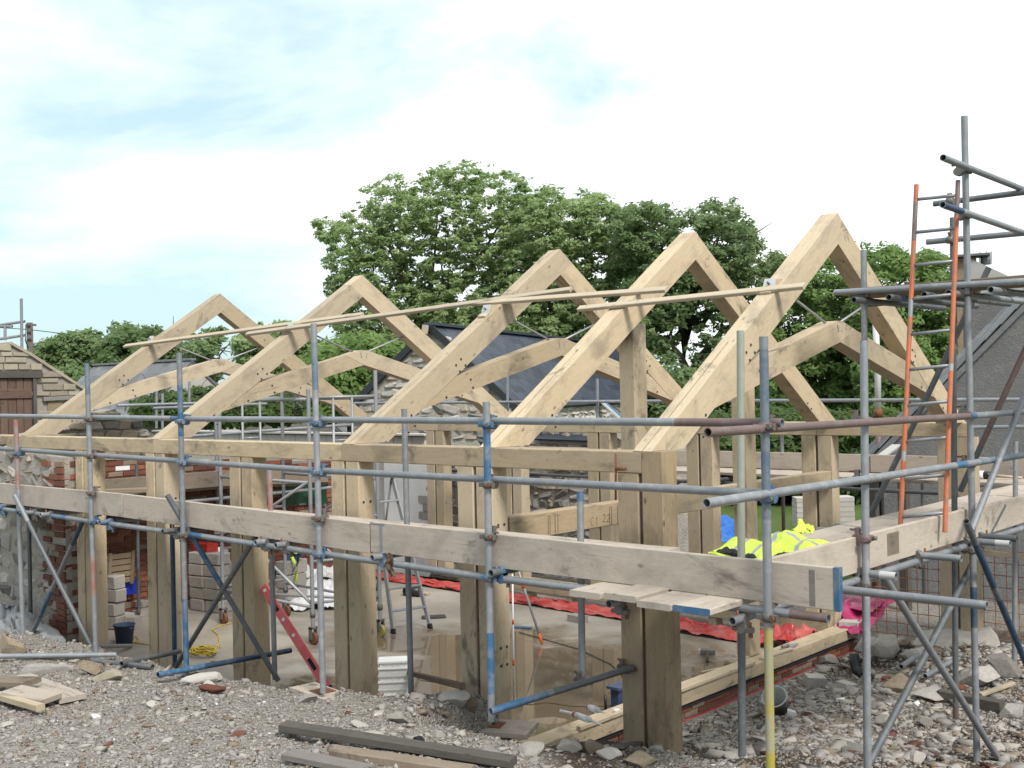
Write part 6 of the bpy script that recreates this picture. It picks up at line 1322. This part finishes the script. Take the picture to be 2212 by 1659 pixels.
# blue crate, red tool case, bucket, wooden crate
q = pZ(268, 1322, 0); cr_ = empty('plastic_crate', (q.x, q.y, .35), 'bright blue plastic crate on the blocks by the brick wall', 'crate'); m = MB(); s = (.15, .11)
m.box((q.x-s[0], q.y-s[1], .26), (q.x+s[0], q.y+s[1], .28))
for a, b, c, d in ((-s[0], -s[0]+.012, -s[1], s[1]), (s[0]-.012, s[0], -s[1], s[1]), (-s[0]+.012, s[0]-.012, -s[1], -s[1]+.012), (-s[0]+.012, s[0]-.012, s[1]-.012, s[1])): m.box((q.x+a, q.y+c, .281), (q.x+b, q.y+d, .46))
m.obj('tub', 'crate_blue', cr_); MB().box((q.x-s[0]-.015, q.y-s[1]-.015, .445), (q.x+s[0]+.015, q.y-s[1]-.001, .47)).box((q.x+s[0]+.001, q.y-s[1]-.015, .445), (q.x+s[0]+.015, q.y+s[1], .47)).obj('rim', 'crate_blue', cr_)
bx = empty('brick_pile', (q.x, q.y, 0), 'pile of orange bricks carrying the blue crate', 'bricks')
for k in range(9): inst('brick', random.choice(BRK), bx, TRS((q.x-.07+.14*(k % 2)+.02, q.y-.05+.10*((k//2) % 2), .04+.078*(k//4)), (0, 0, random.gauss(.1, .1)), (.22, .10, .07)))
inst('brick', BRK[0], bx, TRS((q.x, q.y, .222), (0, 0, .5), (.22, .10, .07)))
q = pZ(260, 1330, 0); rt = empty('jerry_can', (q.x, q.y-.02, .11), 'small red plastic can on a block below the blue crate', 'can'); MB().bar((q.x, q.y-.06, .115), (q.x, q.y-.06, .25), .10, .05, up=(1, 0, 0), ch=.012).obj('body', 'red_plastic', rt); MB().tube([(q.x-.03, q.y-.06, .25), (q.x-.03, q.y-.06, .275)], .012, 8).obj('cap', 'black_plastic', rt)
q = pX(262, 1232, -9.75); wc = empty('wooden_crate', q, 'broken wooden crate leaning on the brick end wall', 'crate')
for k in range(5): MB().bar(q+Vector((0, -.22, -.14+.085*k)), q+Vector((.02, .16, -.14+.085*k)), .02, .07).obj('slat', 'weathered_ply', wc)
for d_ in (-.2, .14): MB().bar(q+Vector((.03, d_, -.2)), q+Vector((.03, d_+.03, .26)), .05, .02, up=(1, 0, 0)).obj('batten', 'weathered_ply', wc)
def bucket(q, r0, r1, h, mat, label, ax=(0, 0, 1), handle='galvanised', inner=None):
    o = empty('bucket', q, label, 'bucket', 'buckets'); ax = Vector(ax).normalized(); Mx = ax.to_track_quat('Z', 'Y').to_matrix().to_4x4(); Mx.translation = q; n = 22; m = MB(); R_ = [(r0, 0), (r1, h), (r1+.008, h), (r1+.008, h-.012), (r1-.004, h-.0), (r0-.006, .012)]
    ring = lambda r, z: [(r*math.cos(2*math.pi*k/n), r*math.sin(2*math.pi*k/n), z) for k in range(n)]
    def lathe(prof, c0, c1):
        vs_ = [p for r, z in prof for p in ring(r, z)]; fs = [(i*n+k, i*n+(k+1) % n, (i+1)*n+(k+1) % n, (i+1)*n+k) for i in range(len(prof)-1) for k in range(n)]
        if c0: fs.append(tuple(range(n-1, -1, -1)))
        if c1: fs.append(tuple((len(prof)-1)*n+k for k in range(n)))
        return MB().add(vs_, fs, 0, True)
    lathe([(r0, 0), (r1, h), (r1+.010, h), (r1+.010, h+.008), (r1-.006, h+.008), (r0-.006, .014)], True, True).obj('pail', mat, o, Mx)
    MB().tube([(-r1*math.cos(a), .0+.02, h-.02-math.sin(a)*r1*.75*-.0+math.sin(a)*.0+math.sin(a)*r1*.5) if False else (r1*1.04*math.cos(a), -r1*.75*math.sin(a)-.0, h-.02-.04*math.sin(a)) for a in np.linspace(0, math.pi, 12)], .004, 6).obj('handle', handle, o, Mx); return o
bucket(pZ(269, 1390, 0), .095, .125, .23, 'bucket_blue', 'dark blue bucket standing on the slab by the leftmost front post')
q = pG(1683, 1548); bucket(q+Vector((0, .02, .03)), .085, .115, .23, 'bucket_white', 'dirty white bucket tipped over in the rubble', (.10, -.62, .80))
# yellow rope
rp = empty('rope_coil', pZ(438, 1424, 0), 'tangled coil of yellow rope on the slab', 'rope'); q = pZ(440, 1416, 0)
for j in range(9):
    ph = random.uniform(0, 6.28); rx, ry = random.uniform(.10, .21), random.uniform(.09, .16); z0 = random.uniform(.012, .07); cx, cy = q.x+random.uniform(-.05, .05), q.y+random.uniform(-.05, .05)
    MB().tube([(cx+rx*math.cos(a+ph)*(1+.12*math.sin(3*a+j)), cy+ry*math.sin(a+ph)*(1+.1*math.cos(2*a+j)), z0+.03*abs(math.sin(2*a+j))) for a in np.linspace(0, 2*math.pi*1.9, 40)], .0065, 6).obj('loop', 'rope_yellow', rp)
MB().tube([pZ(462, 1405, .01), pZ(474, 1390, .01), pZ(472, 1372, .01), pZ(458, 1360, .01), pZ(480, 1350, .01), pZ(520, 1342, .01)], .0065, 6).obj('loose_end', 'rope_yellow', rp); MB().tube([pZ(455, 1428, .01), pZ(490, 1430, .01), pZ(515, 1440, .01)], .0065, 6).obj('loose_end', 'rope_yellow', rp)
tag(MB().tube([pZ(283, 1380, .01), pZ(295, 1374, .01), pZ(300, 1384, .01), pZ(286, 1388, .01), pZ(322, 1392, .01), pZ(345, 1396, .01)], .0065, 6).obj('rope_end', 'rope_yellow'), 'short end of yellow rope beside the dark blue bucket', 'rope')
# red spirit level leaning on the post
lv = empty('spirit_level', pZ(706, 1482, .12), 'long red spirit level leaning against an oak post', 'spirit level'); p0 = pY(708, 1486, .04); p1 = pX(569, 1268, -4.44); d = p1-p0; upv = Vector((.55, -.8, .1)); M = frame(p0, p1, upv); Ln = d.length
MB().bar((0, 0, 0), (Ln, 0, 0), .085, .028, ch=.003).obj('body', 'drum_red', lv, M)
for t in (.22, .80): MB().box((Ln*t-.07, -.018, .0145), (Ln*t+.07, .018, .0165)).obj('grip_slot', 'coal', lv, M)
for t in (.5, .66, .96): MB().tube([(Ln*t, 0, .0145), (Ln*t, 0, .0185)], .018, 12).obj('vial', 'white_plastic', lv, M)
MB().box((-.012, -.044, -.016), (0, .044, .016)).obj('end_cap', 'black_plastic', lv, M)
# stepped white plastic crates
q = pZ(843, 1513, 0); wc = empty('plastic_crate', q, 'stacked white plastic trays with faded blue print at the post foot', 'crate'); az = math.atan2(Rt.y, Rt.x)+.08; M = Matrix.Translation(q+Vector((0, .05, 0))) @ Matrix.Rotation(az, 4, 'Z')
for k in range(3):
    z0 = .125*k; y0 = .03*k; m = MB(); m.box((-.14, y0-.10, z0), (.14, y0+.14, z0+.055)); m.box((-.15, y0-.115, z0+.0551), (.15, y0+.15, z0+.066)); m.box((-.135, y0-.05, z0+.0661), (.135, y0+.13, z0+.108)); m.box((-.15, y0-.075, z0+.1081), (.15, y0+.15, z0+.1235)); m.obj('tray', 'white_plastic', wc, M)
    for j in range(5): MB().box((-.13+.062*j, y0-.062, z0+.066), (-.12+.062*j, y0-.05, z0+.108)).obj('rib', 'white_plastic', wc, M)
for j in range(3):
    m = MB(); x = -.05
    while x < .07: wl_ = random.uniform(.006, .016); m.box((x, -.1012, .016+.011*(2-j)), (x+wl_, -.1003, .016+.011*(2-j)+.007)); x += wl_+.005
    m.obj('print_line', 'blue_print', wc, M)
# small things on the slab
tag(MB().tube([pZ(876, 1276, .07), pZ(908, 1279, .07)], .075, 16).obj('pipe_offcut', 'black_plastic'), 'black plastic pipe offcut on the slab by the membrane', 'pipe')
tag(beam('offcut', pZ(912, 1334, .015), pZ(962, 1331, .015), .14, .028, 'old_timber'), 'dark board offcut lying on the slab', 'offcut', 'offcuts on the slab'); tag(beam('offcut', pZ(893, 1279, .02), pZ(926, 1283, .02), .09, .03, 'pine'), 'pale timber offcut left of the red membrane', 'offcut', 'offcuts on the slab')
tag(beam('offcut', pZ(1515, 1452, .01), pZ(1590, 1436, .01), .03, .015, 'pine'), 'thin pale lath on the slab near the gable sill', 'lath', 'offcuts on the slab'); tag(beam('offcut', pZ(1490, 1492, .05), pZ(1496, 1470, .12), .05, .02, 'pine'), 'small pale wedge standing by the gable sill', 'offcut', 'offcuts on the slab')
tag(beam('offcut', pZ(1112, 1354, .015), pZ(1148, 1356, .015), .05, .02, 'blue_paint'), 'blue handled bar on the slab behind the bolted post', 'tool')
sh = empty('sledgehammer', pZ(1528, 1412, 0), 'short sledgehammer lying on the slab', 'hammer'); q = pZ(1528, 1408, .05); MB().bar(q+Vector((-.07, -.03, 0)), q+Vector((.07, .05, 0)), .065, .065, ch=.012).obj('head', 'coupler_steel', sh); MB().tube([q, q+Vector((.16, -.26, -.03))], .014, 8).obj('shaft', 'log_wood', sh); MB().bar(q+Vector((-.085, -.038, 0)), q+Vector((-.07, -.03, 0)), .06, .06, ch=.01).obj('face', 'white_steel', sh)
sp = empty('survey_pole', pZ(1172, 1395, 0), 'grey survey tripod leg with an orange tip on the slab', 'tripod leg'); a = pZ(1172, 1393, 0); b = pD(1122, 1240, (a-CAM).dot(Fw)+.1); MB().tube([a.lerp(b, .16), a.lerp(b, 1.25)], .016, 8).obj('leg', 'aluminium', sp); MB().tube([a, a.lerp(b, .05), a.lerp(b, .16)], [.004, .02, .02], 8).obj('tip', 'orange_plastic', sp); MB().tube([a.lerp(b, .8), a.lerp(b, .88)], .024, 8).obj('clamp', 'orange_plastic', sp)
wr_ = empty('marking_rod', pX(1110, 1502, -1.19), 'thin white rod with orange marks at the edge of the bolted post', 'rod'); a = pX(1110, 1512, -1.19); b = pX(1107, 1240, -1.19); MB().tube([a, b], .007, 8).obj('rod', 'white_paint', wr_)
for t0, t1 in ((.27, .32), (.60, .64)): MB().tube([a.lerp(b, t0), a.lerp(b, t1)], .0078, 8).obj('mark', 'orange_plastic', wr_)
vc = empty('power_tool', pZ(1338, 1545, 0), 'blue site transformer half hidden behind the corner post', 'machine'); q = pZ(1338, 1540, .06)+Vector((-.02, .03, 0))
MB().bar(q+Vector((0, 0, .03)), q+Vector((0, 0, .22)), .14, .12, up=(1, 0, 0), ch=.02).obj('body', 'bucket_blue', vc); MB().bar(q+Vector((0, 0, .22)), q+Vector((0, 0, .245)), .2, .16, up=(1, 0, 0), ch=.01).obj('lid', 'bucket_blue', vc); MB().box((q.x-.11, q.y-.09, q.z-.06), (q.x+.11, q.y+.09, q.z+.03)).obj('base', 'black_plastic', vc); MB().tube([q+Vector((-.09, -.09, .0)), q+Vector((-.09, -.09, .16))], .012, 8).obj('handle', 'black_plastic', vc)
tag(MB().tube([pZ(1122, 1366, .008), pZ(1180, 1382, .008), pZ(1250, 1402, .008), pZ(1320, 1435, .008), pZ(1365, 1480, .01), pZ(1372, 1520, .02), pZ(1345, 1545, .05), pZ(1300, 1555, .02), pZ(1280, 1546, .01)], .005, 6).obj('power_cable', 'black_plastic'), 'black power cable curving across the wet slab', 'cable')
for k, (a, b) in enumerate((((1210, 1543), (1294, 1580)), ((1252, 1538), (1304, 1566)))):
    q0, q1 = pG(*a, .10), pG(*b, .10); q0.z += .05+.03*k; q1.z += .05+.03*k; cg = empty('sealant_gun', q0, ['white sealant gun lying nearest on the rubble by the sill', 'second white sealant cartridge with red print behind the gun'][k], 'sealant gun', 'sealant guns'); dd = q1-q0
    MB().tube([q0+dd*.45, q0+dd*.80], .024, 12).obj('cartridge', 'white_plastic', cg); MB().tube([q0+dd*.80, q0+dd*1.05], [.012, .003], 8).obj('nozzle', 'white_plastic', cg); MB().tube([q0+dd*.47, q0+dd*.52], .0245, 12).obj('band', 'red_plastic', cg)
    if k == 0: MB().tube([q0, q0+dd*.45], .006, 6).obj('plunger', 'aluminium', cg); MB().bar(q0+dd*.42, q0+dd*.42+Vector((-.09, -.06, .02)), .02, .02).obj('grip', 'white_plastic', cg)
q = pZ(1332, 1538, .21); tag(MB().tube([q, q+Vector((0, 0, .025))], .028, 16).obj('tape_roll', 'white_plastic'), 'small white tape roll on the sill left of the corner post', 'tape')
tb2 = empty('pipe_tee', pY(1332, 1010, -.03), 'rusty rod with a side arm clamped to the grey wall plate', 'rod'); MB().tube([pY(1330, 974+6, -.03), pY(1330, 1080, -.03)], .008, 8).obj('rod', 'rust', tb2); MB().tube([pY(1330, 1013, -.03), pY(1352, 1013, -.03)], .012, 8).obj('arm', 'rust', tb2)
tr_ = empty('trowel', pX(1700, 1392, -1.1), 'grey trowel resting on the gable sill', 'trowel'); q = pX(1715, 1390, -1.1); q.z = .212; MB().prism([(q.x-.05, q.y-.12), (q.x+.05, q.y-.12), (q.x+.012, q.y+.08), (q.x-.012, q.y+.08)], q.z, q.z+.004, 2).obj('blade', 'galvanised', tr_); MB().tube([q+Vector((0, -.12, .02)), q+Vector((0, -.26, .025))], .016, 8).obj('grip', 'grey_plank', tr_)
ml = empty('mallet', pZ(2120, 1024, 1.90), 'white faced mallet lying on the back scaffold deck', 'mallet'); q = pZ(2122, 1026, 1.94); MB().tube([q+Vector((-.07, 0, 0)), q+Vector((.02, 0, 0))], .048, 14).obj('face', 'white_plastic', ml); MB().tube([q+Vector((.02, 0, 0)), q+Vector((.09, .01, 0))], .043, 14).obj('head', 'black_plastic', ml); MB().tube([q+Vector((.09, .01, 0)), q+Vector((.42, .05, -.02))], .014, 8).obj('shaft', 'pine', ml)
bp = empty('pipe_bend', pG(1845, 1462), 'black plastic pipe bend in the rubble by the gable corner', 'pipe'); q = pG(1848, 1458); MB().tube([q+Vector((-.02, .02, .22)), q+Vector((-.01, .01, .12)), q+Vector((.03, -.02, .05)), q+Vector((.13, -.08, .03))], [.05, .055, .058, .058], 14).obj('bend', 'black_plastic', bp); MB().tube([q+Vector((.12, -.075, .033)), q+Vector((.15, -.09, .028))], .066, 14).obj('collar', 'black_plastic', bp)
gs = sheet('green_sheet', 'dark green sheet hanging under the inner deck', 'sheet', [pX(612, 1096, -9.9), pX(708, 1090, -9.9), pX(708, 1030, -9.7), pX(620, 1034, -9.7)], ['green_sheet'], .04, (16, 10), 61, .03)
tc_ = empty('tin_can', pG(527, 1470), 'small shiny tin can on the rubble edge', 'can'); q = pG(527, 1470); MB().tube([q+Vector((-.05, 0, .035)), q+Vector((.05, .02, .035))], .036, 14).obj('tin', 'white_steel', tc_); MB().tube([q+Vector((.05, .02, .035)), q+Vector((.054, .021, .035))], .038, 14).obj('rim', 'galvanised', tc_)
